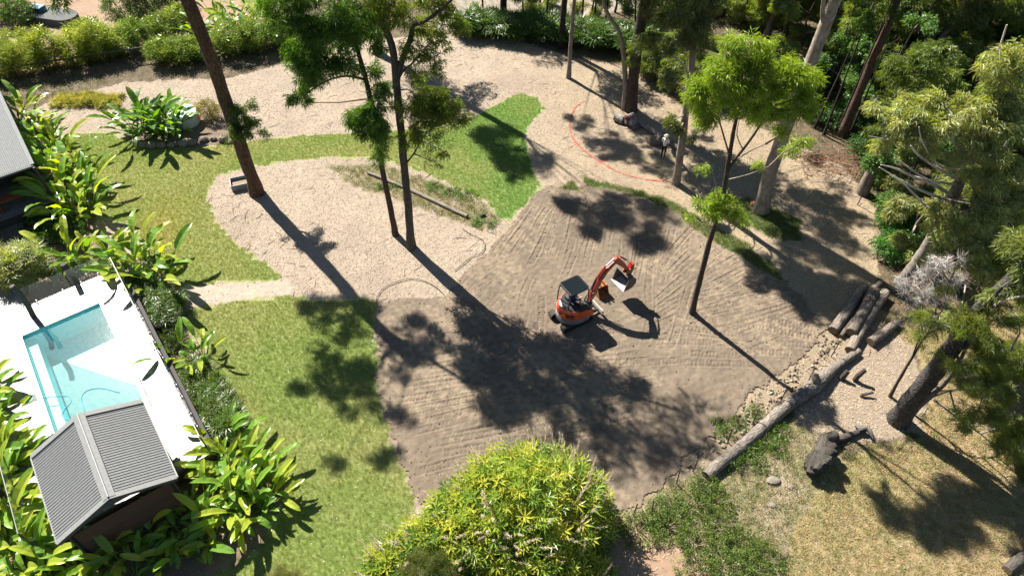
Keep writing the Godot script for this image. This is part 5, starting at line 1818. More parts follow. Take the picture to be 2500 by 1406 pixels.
	tree_at("gum_tree", "grey smooth-barked gum at the end of the red paint line", "", b, [[1656, 415], [1662, 370], [1668, 325], [1674, 280], [1680, 230], [1687, 180], [1692, 130], [1690, 80], [1700, 30], [1712, -30], [1725, -100]], [0.24, 0.15], "smooth_bark", grey,
		[[[[1682, 215], [1677, 170], [1655, 145], [1630, 134], [1608, 136]], 0.4, 0.07, 0.02, Color(0.5, 0.46, 0.4)], [[[1690, 90], [1670, 50], [1650, 0]], -0.5, 0.1, 0.05], [[[1678, 230], [1660, 205], [1640, 198]], 0.3, 0.05, 0.02, Color(0.5, 0.46, 0.4)], [[[1700, 30], [1740, -10], [1790, -60]], 0.5, 0.1, 0.05]],
		[[1645, 292, 19, 0.6, 1.6], [1660, 312, 16, 0.7, 1.6], [1634, 304, 12, 0.6, 1.4], [1690, 340, 14.4, 0.4, 0.8], [1662, 60, 55.2, 0.2, 0.8], [1690, 95, 48.0, 0.4, 0.8], [1640, 40, 48.0, 0.0, 0.8], [1720, 60, 52.8, 0.0, 0.8], [1700, 20, 60.0, 0.4, 0.8], [1650, 110, 36.0, 0.6, 0.7], [1620, 190, 31.2, 0.8, 0.8], [1650, -30, 72.0, 0.2, 0.55], [1750, -40, 84.0, 0.2, 0.55], [1700, -100, 96.0, 0.0, 0.55], [shade(1990, 740, 14.0), 0, 1.43, 0, 1.1], [shade(2050, 730, 14.0), 0, 1.3, 0, 1.1], [shade(1900, 700, 13.0), 0, 1.56, 0, 1.1], [shade(1860, 650, 12.5), 0, 1.04, 0, 1.1], [shade(1950, 760, 14.0), 0, 1.04, 0, 1.1]], "gum", Color(0.17, 0.21, 0.1), 1.1, 0.9)
	b = gp(1540, 268)
	tree_at("gum_tree", "massive dark-trunked gum behind the pile of pale log rounds", "", b, [[1543, 230], [1548, 180], [1555, 120], [1563, 70], [1573, 20], [1583, -40], [1592, -110]], [0.4, 0.32], "bark", Color(0.12, 0.085, 0.07),
		[[[[1556, 110], [1575, 60], [1600, 0]], 0.4, 0.12, 0.06]],
		[[1565, 95, 31.2, 0.8, 0.8], [1590, 85, 33.8, 0.6, 0.7], [1545, 140, 23.4, 1.0, 0.7], [1600, 40, 52.0, 0.4, 0.7], [1560, -60, 104.0, 0.2, 0.7], [1640, -90, 104.0, 0.2, 0.7], [1520, -120, 104.0, 0.0, 0.7], [shade(1950, 480, 14.0), 0, 1.3, 0, 0.9], [shade(2000, 560, 16.0), 0, 1.5, 0, 0.9], [shade(2060, 600, 17.0), 0, 1.3, 0, 0.9], [shade(1900, 520, 14.0), 0, 1.2, 0, 0.9], [shade(1980, 620, 17.0), 0, 1.5, 0, 0.9], [shade(2080, 520, 15.0), 0, 1.3, 0, 0.9], [shade(2020, 470, 14.0), 0, 1.2, 0, 0.9], [shade(1930, 590, 16.0), 0, 1.4, 0, 0.9], [shade(1870, 455, 13.0), 0, 1.0, 0, 0.9], [shade(2090, 660, 18.0), 0, 1.3, 0, 0.9], [shade(1960, 690, 18.0), 0, 1.2, 0, 0.9], [shade(1990, 400, 13.0), 0, 0.9, 0, 0.9], [shade(2040, 530, 16.0), 0, 1.2, 0, 0.9]], "gum", Color(0.14, 0.19, 0.08), 1.0, 0.9)
	b = gp(1524, 266)
	tree_at("gum_tree", "thin crooked pale gum leaning away from the massive dark trunk", "", b, [[1527, 220], [1526, 170], [1521, 120], [1516, 90], [1505, 65], [1490, 45], [1477, 15], [1465, -30], [1450, -80]], [0.19, 0.1], "smooth_bark", Color(0.33, 0.28, 0.23), [], [[1440, -90, 70, 0.3, 0.55], [1480, -120, 70, 0.3, 0.55]], "gum", gum, 0.9)
	b = gp(1388, 190)
	tree_at("gum_tree", "single slender grey gum standing in leaf shadows on the bare slope", "", b, [[1391, 150], [1394, 100], [1398, 50], [1402, 0], [1406, -60], [1410, -120]], [0.16, 0.1], "smooth_bark", Color(0.24, 0.21, 0.19), [[[[1397, 68], [1412, 60], [1426, 50]], 0.3, 0.03, 0.01]], [[1400, -110, 60, 0.0, 0.55], [1440, -140, 60, 0.0, 0.55], [1370, -160, 60, 0.0, 0.55]], "gum", gum)
	b = gp(1370, 116)
	tree_at("gum_tree", "straight black-trunked gum at the edge of the undergrowth", "", b, [[1373, 70], [1377, 20], [1381, -40], [1386, -110]], [0.24, 0.18], "bark", Color(0.045, 0.035, 0.03), [], [[1380, -120, 70, 0.0, 0.55], [1340, -150, 70, 0.0, 0.55]], "gum", gum)
	b = gp(1229, 48)
	tree_at("gum_tree", "dark trunk rising from the strappy undergrowth on the far slope", "", b, [[1229, 20], [1230, -20], [1230, -80], [1230, -180], [1228, -300]], [0.3, 0.22], "bark", Color(0.06, 0.05, 0.045), [], [[shade(1480, 340, 17.0), 0, 1.2, 0, 0.85], [shade(1540, 370, 18.0), 0, 1.4, 0, 0.85], [shade(1500, 390, 17.0), 0, 0.9, 0, 0.85], [shade(1600, 400, 18.5), 0, 1.2, 0, 0.85], [shade(1420, 300, 16.0), 0, 1.0, 0, 0.85], [1230, -120, 80, 0.0, 0.55], [1180, -140, 70, 0.0, 0.55]], "gum", gum)
	b = gp(920, 130)
	tree_at("gum_tree", "dark double trunk seen through the middle pair's crowns", "", b, [[922, 100], [922, 60], [920, 10], [918, -60], [916, -150], [916, -260], [918, -380]], [0.35, 0.25], "bark", Color(0.1, 0.075, 0.06), [], [[shade(1180, 330, 15.0), 0, 1.5, 0, 0.85], [shade(1230, 350, 16.0), 0, 1.7, 0, 0.85], [shade(1280, 400, 18.0), 0, 1.6, 0, 0.85], [shade(1240, 410, 17.0), 0, 1.2, 0, 0.85], [shade(1330, 390, 18.0), 0, 0.9, 0, 0.85], [shade(1400, 500, 20.0), 0, 1.2, 0, 0.85], [shade(1460, 510, 20.5), 0, 1.7, 0, 0.85], [shade(1540, 560, 21.0), 0, 1.8, 0, 0.85], [shade(1450, 555, 20.5), 0, 1.0, 0, 0.85], [shade(1600, 590, 21.0), 0, 1.1, 0, 0.85], [shade(1540, 500, 20.5), 0, 1.4, 0, 0.85], [shade(1610, 520, 21.0), 0, 1.2, 0, 0.85], [900, -80, 80, 0.0, 0.55], [960, -100, 80, 0.0, 0.55]], "gum", gum)
	# big pale gum behind the bright crown
	b = gp(1858, 514)
	tree_at("gum_tree", "thick pale-topped gum rising behind the lime-green crown", "", b, [[1868, 470], [1882, 420], [1900, 365], [1925, 300], [1950, 232], [1972, 175], [1995, 115], [2018, 55], [2040, 0], [2065, -60], [2090, -130]], [0.4, 0.25], "smooth_bark", Color(0.36, 0.315, 0.27),
		[[[[2012, 60], [2010, 20], [2020, -40]], 0.5, 0.14, 0.08]], [[2060, -120, 110, 0.0, 0.55], [2130, -140, 110, 0.0, 0.55], [1990, -150, 110, 0.5, 0.55], [2080, -220, 120, 0.0, 0.55]], "gum", gum)
	# trees at the bush edge
	b = gp(2108, 470)
	tree_at("gum_tree", "leaning grey trunk at the brink above the brush heap", "", b, [[2125, 430], [2147, 385], [2168, 345], [2190, 300], [2215, 240], [2240, 170]], [0.34, 0.2], "smooth_bark", Color(0.2, 0.17, 0.145), [], [[2150, 330, 40, 1.0, 0.7], [2190, 270, 60, 0.5], [2240, 180, 70, 0.0], [2290, 140, 60, 0.0]], "gum", Color(0.15, 0.21, 0.06))
	b = gp(2058, 330)
	tree_at("gum_tree", "reddish peeling trunk crossed by a fallen orange pole", "", b, [[2075, 285], [2100, 225], [2130, 150], [2160, 85], [2185, 20], [2210, -60]], [0.3, 0.2], "bark", Color(0.17, 0.095, 0.07), [[[[2130, 160], [2155, 125], [2200, 90]], 0.8, 0.06, 0.04, Color(0.42, 0.22, 0.1)]], [[2180, -40, 100, 0.0, 0.55], [2120, -60, 90, 0.0, 0.55], [2140, 60, 50, 0.5, 0.7]], "gum", gum)
	b = gp(2222, 238)
	tree_at("gum_tree", "twin-stemmed gum forking wide in the shady bush", "", b, [[2232, 205], [2250, 160], [2262, 120], [2275, 60], [2285, 0], [2292, -60]], [0.36, 0.16], "smooth_bark", Color(0.22, 0.195, 0.17), [[[[2248, 170], [2275, 125], [2305, 85], [2350, 45], [2400, 0], [2440, -50]], 0.6, 0.24, 0.12]], [[2290, -60, 100, 0.0, 0.55], [2420, -60, 100, 0.5, 0.55], [2360, 20, 60, 0.5, 0.6], [2250, 20, 60, 0.5, 0.6]], "gum", Color(0.16, 0.2, 0.07))
	b = gp(1908, 128)
	tree_at("gum_tree", "slim dark trunk among the far shrubs behind the lime crown", "", b, [[1918, 90], [1932, 40], [1945, -10], [1960, -80]], [0.26, 0.18], "bark", Color(0.13, 0.105, 0.09), [], [[1950, -80, 90, 0.0, 0.55], [1900, -60, 80, 0.0, 0.55]], "gum", gum)
	# the spreading gum on the right with bare white limbs
	b = gp(2205, 695)
	var bone := Color(0.66, 0.62, 0.56)
	tree_at("gum_tree", "wide spreading gum with pale leaves and bare white dead limbs", "", b, [[2225, 665], [2248, 635], [2270, 600], [2290, 560], [2312, 515], [2335, 465], [2360, 410], [2390, 350], [2420, 290], [2450, 240]], [0.4, 0.16], "smooth_bark", Color(0.26, 0.235, 0.21),
		[[[[2330, 480], [2280, 450], [2230, 430], [2190, 412], [2152, 402]], 3.8, 0.09, 0.022, bone], [[[2325, 490], [2290, 480], [2240, 460], [2200, 440], [2148, 408]], 4.6, 0.08, 0.018, bone], [[[2345, 440], [2290, 410], [2240, 375], [2225, 355]], 3.4, 0.08, 0.02, bone], [[[2200, 358], [2160, 340], [2122, 332]], 3.0, 0.035, 0.012, bone], [[[2350, 430], [2420, 400], [2470, 330], [2480, 270]], 0.5, 0.09, 0.03, bone], [[[2400, 330], [2440, 220], [2435, 150], [2460, 60]], -1.0, 0.08, 0.03, bone], [[[2310, 520], [2260, 500], [2215, 455], [2180, 430]], 4.8, 0.07, 0.015, bone], [[[2300, 705], [2360, 690], [2420, 680]], 2.0, 0.03, 0.012, bone], [[[2340, 450], [2270, 440], [2215, 405], [2185, 385]], 4.2, 0.06, 0.015, bone], [[[2350, 420], [2290, 400], [2255, 350], [2245, 310]], 3.6, 0.05, 0.015, bone], [[[2360, 410], [2330, 340], [2320, 280]], 2.2, 0.07, 0.03, bone], [[[2390, 350], [2385, 300], [2400, 260]], 0.8, 0.06, 0.02, bone]],
		[[2135, 250, 23.4, 0.6, 1.2], [2205, 265, 46.8, 0.6], [2255, 265, 44.2, 0.2], [2305, 255, 44.2, 0.4], [2340, 285, 44.2, 1.0], [2395, 270, 52.0, 0.4], [2445, 275, 57.2, 0.5], [2485, 255, 46.8, 0.5], [2190, 300, 44.2, 1.0], [2240, 310, 46.8, 1.2], [2300, 310, 44.2, 1.4], [2360, 320, 49.4, 1.2], [2420, 320, 52.0, 1.0], [2470, 320, 52.0, 1.2], [2165, 345, 28.6, 1.2], [2215, 350, 39.0, 1.5], [2270, 355, 33.8, 1.6, 0.8], [2350, 370, 39.0, 1.6, 0.7], [2410, 370, 52.0, 1.6], [2470, 380, 57.2, 1.4], [2440, 430, 52.0, 1.8], [2490, 450, 57.2, 1.6], [2400, 440, 44.2, 2.0, 0.8], [2390, 500, 52.0, 2.4], [2440, 510, 57.2, 2.2], [2490, 530, 57.2, 2.0], [2340, 520, 49.4, 2.4], [2300, 545, 46.8, 2.6], [2350, 560, 54.6, 2.8], [2410, 570, 57.2, 2.8], [2470, 590, 57.2, 2.8], [2290, 600, 41.6, 3.0], [2270, 635, 31.2, 3.0], [2340, 610, 49.4, 3.0, 0.8], [2400, 640, 52.0, 3.2], [2460, 660, 57.2, 3.2], [2490, 700, 46.8, 3.4], [2290, 700, 28.6, 3.2, 0.8], [2340, 770, 26.0, 3.2, 0.7], [2460, 200, 65.0, 0.0], [2500, 160, 65.0, 0.0], [2440, 120, 65.0, 0.0, 0.7]], "gum", Color(0.38, 0.42, 0.19), 1.05, 0.95)
	# leaning black gum of the dry verge, with needle-leaved boughs round it
	b = gp(2195, 1026)
	tree_at("gum_tree", "thick black fissured trunk slanting over the dry grass", "", b, [[2210, 1000], [2235, 965], [2265, 930], [2295, 890], [2325, 850], [2355, 808], [2385, 770], [2420, 735], [2470, 690], [2530, 640]], [0.42, 0.27], "bark", Color(0.11, 0.1, 0.095),
		[[[[2385, 772], [2410, 742], [2450, 700]], 0.6, 0.12, 0.05], [[[2400, 760], [2450, 735], [2510, 720]], 0.9, 0.06, 0.03, bone]], [[2440, 720, 30, 0.5, 0.8], [2500, 640, 60, 0.5], [2560, 590, 90, 0.0], [2600, 650, 90, 0.5], [2640, 520, 110, 0.0]], "gum", Color(0.22, 0.27, 0.11))
	b = gp(2208, 1030)
	tree_at("she_oak", "fine needle-leaved she-oak branching low beside the black trunk", "", b, [[2240, 995], [2275, 965], [2305, 938], [2330, 908], [2345, 880], [2370, 830]], [0.16, 0.06], "smooth_bark", Color(0.2, 0.18, 0.16),
		[[[[2265, 975], [2320, 955], [2390, 945], [2450, 935]], 1.0, 0.05, 0.015, bone * 0.8], [[[2290, 955], [2340, 950], [2400, 930]], 1.4, 0.04, 0.012, bone * 0.8], [[[2330, 910], [2400, 880], [2470, 850]], 0.8, 0.05, 0.015], [[[2345, 880], [2325, 840], [2320, 800]], 0.5, 0.04, 0.015], [[[2280, 975], [2340, 1020], [2420, 1080], [2470, 1150]], 2.0, 0.05, 0.015]],
		[[2335, 890, 43.2, 0.6], [2390, 880, 52.8, 0.8], [2450, 850, 52.8, 0.8], [2490, 880, 52.8, 0.8], [2355, 930, 43.2, 1.2], [2410, 940, 55.2, 1.2], [2470, 950, 55.2, 1.2], [2390, 1000, 52.8, 1.6], [2450, 1010, 55.2, 1.6], [2495, 1030, 52.8, 1.6], [2430, 1060, 48.0, 2.0], [2480, 1090, 52.8, 2.0], [2490, 1150, 48.0, 2.4], [2460, 1180, 40.8, 2.6, 0.8], [2495, 1210, 48.0, 2.6], [2350, 1030, 31.2, 1.8, 0.8], [2300, 800, 40.8, 0.4], [2345, 790, 43.2, 0.4], [2270, 780, 31.2, 0.4], [2390, 800, 48.0, 0.6], [2260, 820, 26.4, 0.6, 0.8], [2440, 780, 48.0, 0.5], [2490, 780, 48.0, 0.5], [2480, 1260, 36.0, 2.8, 0.7]], "needle", Color(0.26, 0.32, 0.1), 0.62, 0.95)
	b = gp(2175, 968)
	tree_at("dead_sapling", "thin dead sapling topped with a grey mist of bare twigs", "", b, [[2190, 938], [2212, 900], [2235, 862], [2250, 835], [2268, 812], [2280, 780], [2290, 740]], [0.075, 0.03], "bark", Color(0.24, 0.18, 0.14),
		[[[[2228, 875], [2240, 840], [2252, 812], [2250, 760]], 0.4, 0.035, 0.015], [[[2268, 812], [2300, 760], [2320, 690]], 0.3, 0.03, 0.012], [[[2252, 800], [2230, 730], [2200, 690]], 0.5, 0.025, 0.01, bone * 0.8]],
		[[2212, 690, 36, 0.4], [2235, 705, 39, 0.5], [2270, 680, 46, 0.3], [2300, 660, 46, 0.2], [2250, 740, 41, 0.5], [2285, 730, 44, 0.4], [2225, 775, 33, 0.6], [2255, 785, 36, 0.5], [2330, 640, 41, 0.2], [2310, 700, 44, 0.3], [2200, 790, 26, 0.6]], "dead", Color(0.36, 0.335, 0.315), 0.6, 1.0, "sapling")
	# bush behind: each its own tree
	var kinds := [["gum", Color(0.24, 0.31, 0.1)], ["broad", Color(0.13, 0.25, 0.08)], ["gum", Color(0.34, 0.38, 0.19)], ["gum", Color(0.27, 0.35, 0.13)]]
	var words := ["olive", "deep green", "grey-green", "mid green"]
	var seen_at := [[1640, 60], [1720, 110], [1780, 40], [1840, 30], [1870, 90], [1960, 40], [1990, 120], [2060, 90], [2060, 200], [2010, 250], [2110, 30], [2140, 140], [2150, 260], [2200, 80], [2200, 200], [2280, 240], [2300, 130], [2330, 60], [2380, 180], [2400, 90], [2440, 260], [2480, 150], [2500, 60], [2540, 240], [2230, 330], [2190, 520], [2260, 470], [2340, 430], [2560, 420], [2580, 560], [2210, 600], [2500, 740], [1580, 60], [1500, 30], [1440, 50], [1320, 20], [1280, 60], [1180, 40], [2600, 900], [1700, 190], [1610, 190], [1660, 160], [1890, 60], [1930, 180], [2030, 160], [2100, 120], [2170, 30], [2240, 40], [2260, 190], [2340, 200], [2360, 120], [2440, 30], [2450, 190], [2520, 120], [2560, 40], [2600, 180], [2300, 20], [2120, 300], [2420, 330], [2520, 330], [2600, 300]]
	for k in seen_at.size():
		var q: Array = seen_at[k]
		var kd: int = k % 4
		var base := gp(q[0], q[1])
		var small: bool = k % 3 == 0 or q[1] > 300 or q[0] < 1700
		var h := rr(4.0, 6.0) if small else rr(9.0, 13.0)
		var cr := rr(1.6, 2.3) if small else rr(2.2, 3.2)
		if q[0] < 1700:
			h = rr(2.6, 4.4)
			cr = rr(1.0, 1.6)
		var word: String = words[kd]
		if k > 41:
			h = rr(5.5, 8.5)
			cr = rr(1.8, 2.6)
			small = true
		bush_tree(base, h, cr, kinds[kd][0], kinds[kd][1], "bark" if k % 2 else "smooth_bark", Color(0.13, 0.1, 0.08) if k % 2 else Color(0.28, 0.24, 0.2), ("%s shrubby tree standing in the dense bush" if h < 9 else "tall %s gum standing in the dense bush") % word, ("%s shrubby trees of the bush" if h < 9 else "tall %s gums of the bush") % word, 0.12 if small else 0.4, Vector3(rr(-0.6, 0.6), 0, rr(-0.6, 0.6)), 1.15, 0.1 if small else 0.2)
	# thin dark stems between them
	for q in [[1990, 312, 2030, 225], [2012, 330, 2040, 255], [2045, 322, 2090, 215], [1450, 70, 1456, 0], [1478, 75, 1484, 0], [1550, 90, 1552, 20], [1610, 100, 1618, 10], [1420, 60, 1425, -10], [1330, 75, 1338, 0], [2075, 330, 2100, 270]]:
		var base := gp(q[0], q[1])
		tree_at("thin_stem", "thin bare dark stem standing between the bush trees", "thin bare stems of the bush", base, [[(q[0] * 2 + q[2]) / 3.0, (q[1] * 2 + q[3]) / 3.0], [q[2], q[3]], [q[2] * 2 - q[0], q[3] * 2 - q[1]], [q[2] * 3.6 - q[0] * 2.6, q[3] * 3.6 - q[1] * 2.6]], [0.1, 0.035], "bark", Color(0.07, 0.055, 0.045), [], [], "gum", gum, 1.0, 1.0, "sapling")
	# trees whose crowns stand beyond the frame and only throw their shade in
	for q in [[250, -60, 15.0, 3.0, 0.55], [760, 30, 14.0, 2.8], [1010, -40, 15.0, 3.0, 0.55], [1130, -10, 12.0, 2.6, 0.55], [60, 60, 11.0, 2.4]]:
		pass

# ---------------------------------------------------------------- garden plants
func plant_garden() -> void:
	var bright := [0, 1, 2, 2, 1]
	var groups := [
		["large-leaved ginger plant crowding the house wall", "ginger plants along the house", [[40, 300], [75, 305], [95, 335], [122, 365], [150, 395], [178, 420], [196, 452], [208, 492], [165, 505], [135, 470], [222, 525], [190, 535], [110, 400]], 15, 1.35, 0.35, [0, 1, 2, 2, 1]],
		["large-leaved ginger plant beside the glass fence by the deck's head", "ginger plants at the deck's head", [[172, 655], [212, 648], [252, 640], [296, 650], [342, 640], [384, 662], [330, 690], [396, 695], [360, 665]], 9, 1.35, 0.3, [1, 1, 2, 2, 0]],
		["large-leaved ginger plant on the lawn edge halfway along the fence", "ginger plants halfway along the fence", [[452, 885], [478, 895], [500, 875]], 9, 0.95, 0.25, [0, 1, 2]],
		["large-leaved ginger plant at the deck corner nearest the bamboo-like bush", "ginger plants at the deck corner", [[552, 1085], [575, 1115], [600, 1145], [625, 1175], [655, 1205], [610, 1215], [570, 1190], [640, 1255], [590, 1265], [540, 1150]], 13, 1.05, 0.35, bright],
		["large-leaved ginger plant under the hut's gable wall", "ginger plants under the hut wall", [[545, 1235], [500, 1255], [455, 1275], [405, 1300], [350, 1325], [300, 1350], [250, 1375], [520, 1310], [460, 1345], [400, 1375], [330, 1410], [200, 1400], [150, 1430]], 12, 1.0, 0.35, bright],
		["large-leaved ginger plant in the corner behind the pool fence", "ginger plants behind the pool fence", [[95, 1400], [60, 1370], [35, 1320], [10, 1270], [40, 1440], [110, 1460], [0, 1210]], 12, 1.15, 0.35, bright],
		["large-leaved ginger plant in the far bed under the rough-barked gum", "ginger plants in the far bed", [[490, 95], [520, 120], [555, 100], [600, 115], [640, 95], [575, 60], [530, 50], [620, 50]], 13, 1.25, 0.4, [1, 2, 1, 0]],
	]
	for g in groups:
		for q in g[2]:
			paddle_plant(g[0], g[1], gp(q[0], q[1]), g[3], g[4], g[5], g[6])
	for k in 13:
		paddle_plant("large-leaved ginger plant hanging over the far pool fence onto the deck", "ginger plants over the far fence", dk(-0.3 + k * 0.8, 7.35 + 0.3 * (k % 3), 0.0) + Vector3.UP * 0.02, 14, 1.3, 0.35, bright, DV)
	for q in [[352, 318], [385, 310], [418, 318], [372, 328], [405, 332], [335, 326], [440, 322]]:
		paddle_plant("dark green ginger plant in the round bed by the pale tank", "ginger plants in the round bed", gp(q[0], q[1]), 14, 1.35, 0.35, [0, 3, 0, 1], Vector3(0, 0, 0))
	# cane hedge along the timber rail
	for q in [[20, 180, 1.2, 1.7], [75, 172, 1.35, 2.2], [135, 160, 1.3, 2.6], [195, 152, 1.45, 2.2], [250, 143, 1.2, 2.5], [300, 132, 1.3, 1.8], [335, 112, 1.1, 1.9], [50, 132, 1.4, 1.6], [225, 112, 1.3, 1.7]]:
		var lime := rng.randf()
		shrub("cane_shrub", "glossy cane-leaved shrub of the long hedge behind the timber rail", "shrubs of the hedge behind the rail", gp(q[0], q[1]), Vector3(q[2] * rr(0.9, 1.2), q[3], q[2]), "cane", Color(0.22, 0.35, 0.055).lerp(Color(0.36, 0.42, 0.07), lime), 0.6, rr(1.1, 1.5), true)
	for q in [[405, 150, 1.2, 1.5], [450, 148, 1.3, 1.6], [495, 142, 1.1, 1.5], [575, 128, 1.4, 2.0], [630, 118, 1.5, 2.0], [690, 105, 1.4, 1.8], [400, 95, 1.4, 1.8], [440, 70, 1.3, 1.6]]:
		shrub("cane_shrub", "light green cane-leaved shrub at the head of the cleared slope", "shrubs at the head of the slope", gp(q[0], q[1]), Vector3(q[2], q[3], q[2]), "cane", Color(0.24, 0.33, 0.06), 0.7, 1.2, true)
	for q in [[320, 60, 1.6, 3.4], [370, 30, 1.8, 3.8], [30, 45, 1.6, 2.6], [60, 60, 1.3, 2.2], [420, 15, 1.5, 3.0]]:
		shrub("round_shrub", "dark fine-leaved shrub on the orange mulch beyond the hedge", "fine-leaved shrubs beyond the hedge", gp(q[0], q[1]), Vector3(q[2], q[3], q[2]), "broad", Color(0.09, 0.17, 0.05), 0.9, 0.8)
	# strappy clumps along the fence
	for q in [[350, 690, 0.7], [375, 715, 0.8], [395, 745, 0.8], [412, 780, 0.75], [425, 755, 0.6]]:
		shrub("strappy_shrub", "dark strap-leaved clump against the fence above the path", "strap-leaved clumps above the path", gp(q[0], q[1]), Vector3(q[2], 0.75, q[2]), "strap", Color(0.09, 0.16, 0.03), 1.5, 1.0, true)
	for q in [[478, 925, 0.8], [500, 955, 0.85], [525, 985, 0.85], [548, 1020, 0.85], [565, 1050, 0.7]]:
		shrub("strappy_shrub", "dark strap-leaved clump against the fence beside the lower lawn", "strap-leaved clumps beside the lower lawn", gp(q[0], q[1]), Vector3(q[2], 0.75, q[2]), "strap", Color(0.11, 0.18, 0.03), 1.5, 1.0, true)
	for q in [[410, 830, 0.5], [438, 835, 0.45], [425, 850, 0.5]]:
		shrub("small_shrub", "small grey-green shrub by the fence at the lawn corner", "small shrubs at the lawn corner", gp(q[0], q[1]), Vector3(q[2], 0.6, q[2]), "broad", Color(0.08, 0.13, 0.045), 2.0, 0.45)
	shrub("rosette_shrub", "round cream-and-green strap-leaved rosette beside the deck", "", hp(70, 690, 0.35), Vector3(1.35, 2.1, 1.3), "strap", Color(0.36, 0.4, 0.16), 1.6, 1.15)
	for q in [[148, 672, 0.7], [175, 678, 0.6], [200, 668, 0.6]]:
		shrub("small_shrub", "leafy green shrub round the black post by the deck", "shrubs round the black post", hp(q[0], q[1], 0.3), Vector3(q[2], 1.0, q[2]), "broad", Color(0.1, 0.2, 0.045), 1.6, 0.55)
	for q in [[90, 560, 0.9], [140, 560, 0.9], [180, 580, 0.9], [110, 600, 0.8]]:
		shrub("shade_shrub", "dark low shrub in the shade between house and pool", "low shrubs in the shade", gp(q[0], q[1]), Vector3(q[2], 0.8, q[2]), "broad", Color(0.07, 0.15, 0.04), 1.3, 0.6)
	# bed plants by the tank
	shrub("variegated_shrub", "yellow-green and orange leaved shrub beside the pale tank", "", gp(515, 290), Vector3(0.8, 1.3, 0.7), "cane", Color(0.3, 0.27, 0.07), 0.9, 0.75, true)
	var cord := thing("red_cordyline", "small red strap-leaved plant between tank and variegated shrub", "plant", gp(488, 292))
	for k in 9:
		var lb := Mb.new()
		lb.leaf(Vector3.ZERO, Vector3(0.25, 1, 0).normalized(), Vector3(0, 0, 1), 0.75, 0.08, Color(0.36, 0.09, 0.05), 0.15)
		part("leaf", lb.mesh(M.glossy_leaf), cord, Transform3D(rot(k * 2.4, 0.0, rr(-0.3, 0.1), rr(0.8, 1.2)), Vector3(0, -0.02, 0)))
	# strappy undergrowth along the far edge
	for k in 16:
		var q := Vector2(lerpf(1150, 1560, k / 15.0), 78 + 46.0 * pow(k / 15.0, 1.2) + rr(-14, 6))
		shrub("grass_clump", "tall strappy green clump along the foot of the far bush", "strappy clumps of the far edge", gp(q.x, q.y), Vector3(1.3, 1.3, 1.1), "strap", Color(0.1, 0.19, 0.04), 0.7, 1.9, true, "grass clump")
	for q in [[1600, 185], [1650, 215], [1700, 240], [1580, 165]]:
		shrub("edge_shrub", "grey-green leafy shrub at the bush edge behind the massive gum", "shrubs behind the massive gum", gp(q[0], q[1]), Vector3(1.5, 2.6, 1.3), "gum", Color(0.2, 0.25, 0.12), 0.9, 0.9)
	for q in [[2180, 560], [2230, 600], [2170, 620], [2210, 540]]:
		shrub("edge_shrub", "vivid green low shrub in the gully below the spreading gum", "low shrubs of the gully", gp(q[0], q[1]), Vector3(1.1, 1.2, 1.0), "broad", Color(0.07, 0.22, 0.04), 0.9, 0.9)
	for q in [[2080, 300], [2030, 300], [2120, 380], [2150, 440], [2000, 200], [2090, 240]]:
		shrub("edge_shrub", "dark leafy undergrowth shrub behind the brush heap", "undergrowth shrubs behind the brush heap", gp(q[0], q[1]), Vector3(1.3, 1.4, 1.2), "broad", Color(0.07, 0.16, 0.045), 0.8, 0.9)
	for k in 46:
		var q := Vector2(rr(1560, 2560), rr(-40, 330))
		if q.y > 40.0 + (q.x - 1560.0) * 0.28 and q.x < 2100:
			q.y = rr(-40, 30)
		if id_at(gp(q.x, q.y).x, gp(q.x, q.y).z) != LITTER:
			continue
		var dark := k % 2 == 0
		shrub("bush_shrub", ("deep green understorey shrub in the shade of the dense bush" if dark else "olive understorey shrub in the shade of the dense bush"), ("deep green understorey shrubs" if dark else "olive understorey shrubs"), gp(q.x, q.y), Vector3(rr(1.3, 2.0), rr(1.8, 3.2), rr(1.3, 1.8)), "broad" if dark else "gum", Color(0.11, 0.23, 0.065) if dark else Color(0.23, 0.3, 0.1), 0.6, 1.1)
	# weeds on the lower verge
	for q in [[1560, 1300, 0.9], [1630, 1290, 0.9], [1690, 1240, 0.9], [1745, 1225, 0.8], [1720, 1190, 0.7], [1640, 1235, 0.7], [1600, 1262, 0.7], [1800, 1330, 0.9], [1850, 1370, 1.0], [1770, 1380, 1.0], [1700, 1400, 0.9], [1700, 1330, 0.9], [1760, 1290, 0.8], [1830, 1400, 0.9]]:
		shrub("weed_clump", "low tangled green weed on the verge below the fallen trunk", "weeds below the fallen trunk", gp(q[0], q[1]), Vector3(q[2] * 0.95, 0.45, q[2] * 0.9), "broad", Color(0.15, 0.23, 0.05), 1.7, 0.42, false, "weed")
	for q in [[1790, 1130, 0.5], [1830, 1100, 0.5], [1870, 1080, 0.5], [1905, 1060, 0.45], [1850, 1130, 0.5], [1900, 1100, 0.45], [1770, 1060, 0.45], [1800, 1035, 0.4], [1840, 1010, 0.4], [1748, 1032, 0.3]]:
		shrub("weed_clump", "small bright weed tuft growing against the fallen trunk", "weed tufts against the trunk", gp(q[0], q[1]), Vector3(q[2], 0.35, q[2]), "broad", Color(0.13, 0.23, 0.04), 2.0, 0.4, false, "weed")
	for q in [[930, 458, 0.4], [960, 455, 0.4], [1100, 470, 0.6], [1140, 478, 0.6], [1060, 455, 0.5], [1165, 540, 0.4], [1200, 550, 0.35]]:
		shrub("weed_clump", "bright green ground weed beside the pale edging log", "ground weeds beside the edging log", gp(q[0], q[1]), Vector3(q[2], 0.2, q[2]), "broad", Color(0.1, 0.25, 0.03), 1.8, 0.4, false, "weed")
	# the cane clump with feathery heads, closest of all
	var c := gp(1290, 1330)
	var o := thing("cane_grass_clump", "big dome of yellow-green cane grass with feathery pink-grey seed plumes", "plant", c)
	var xfs := []
	var cols := []
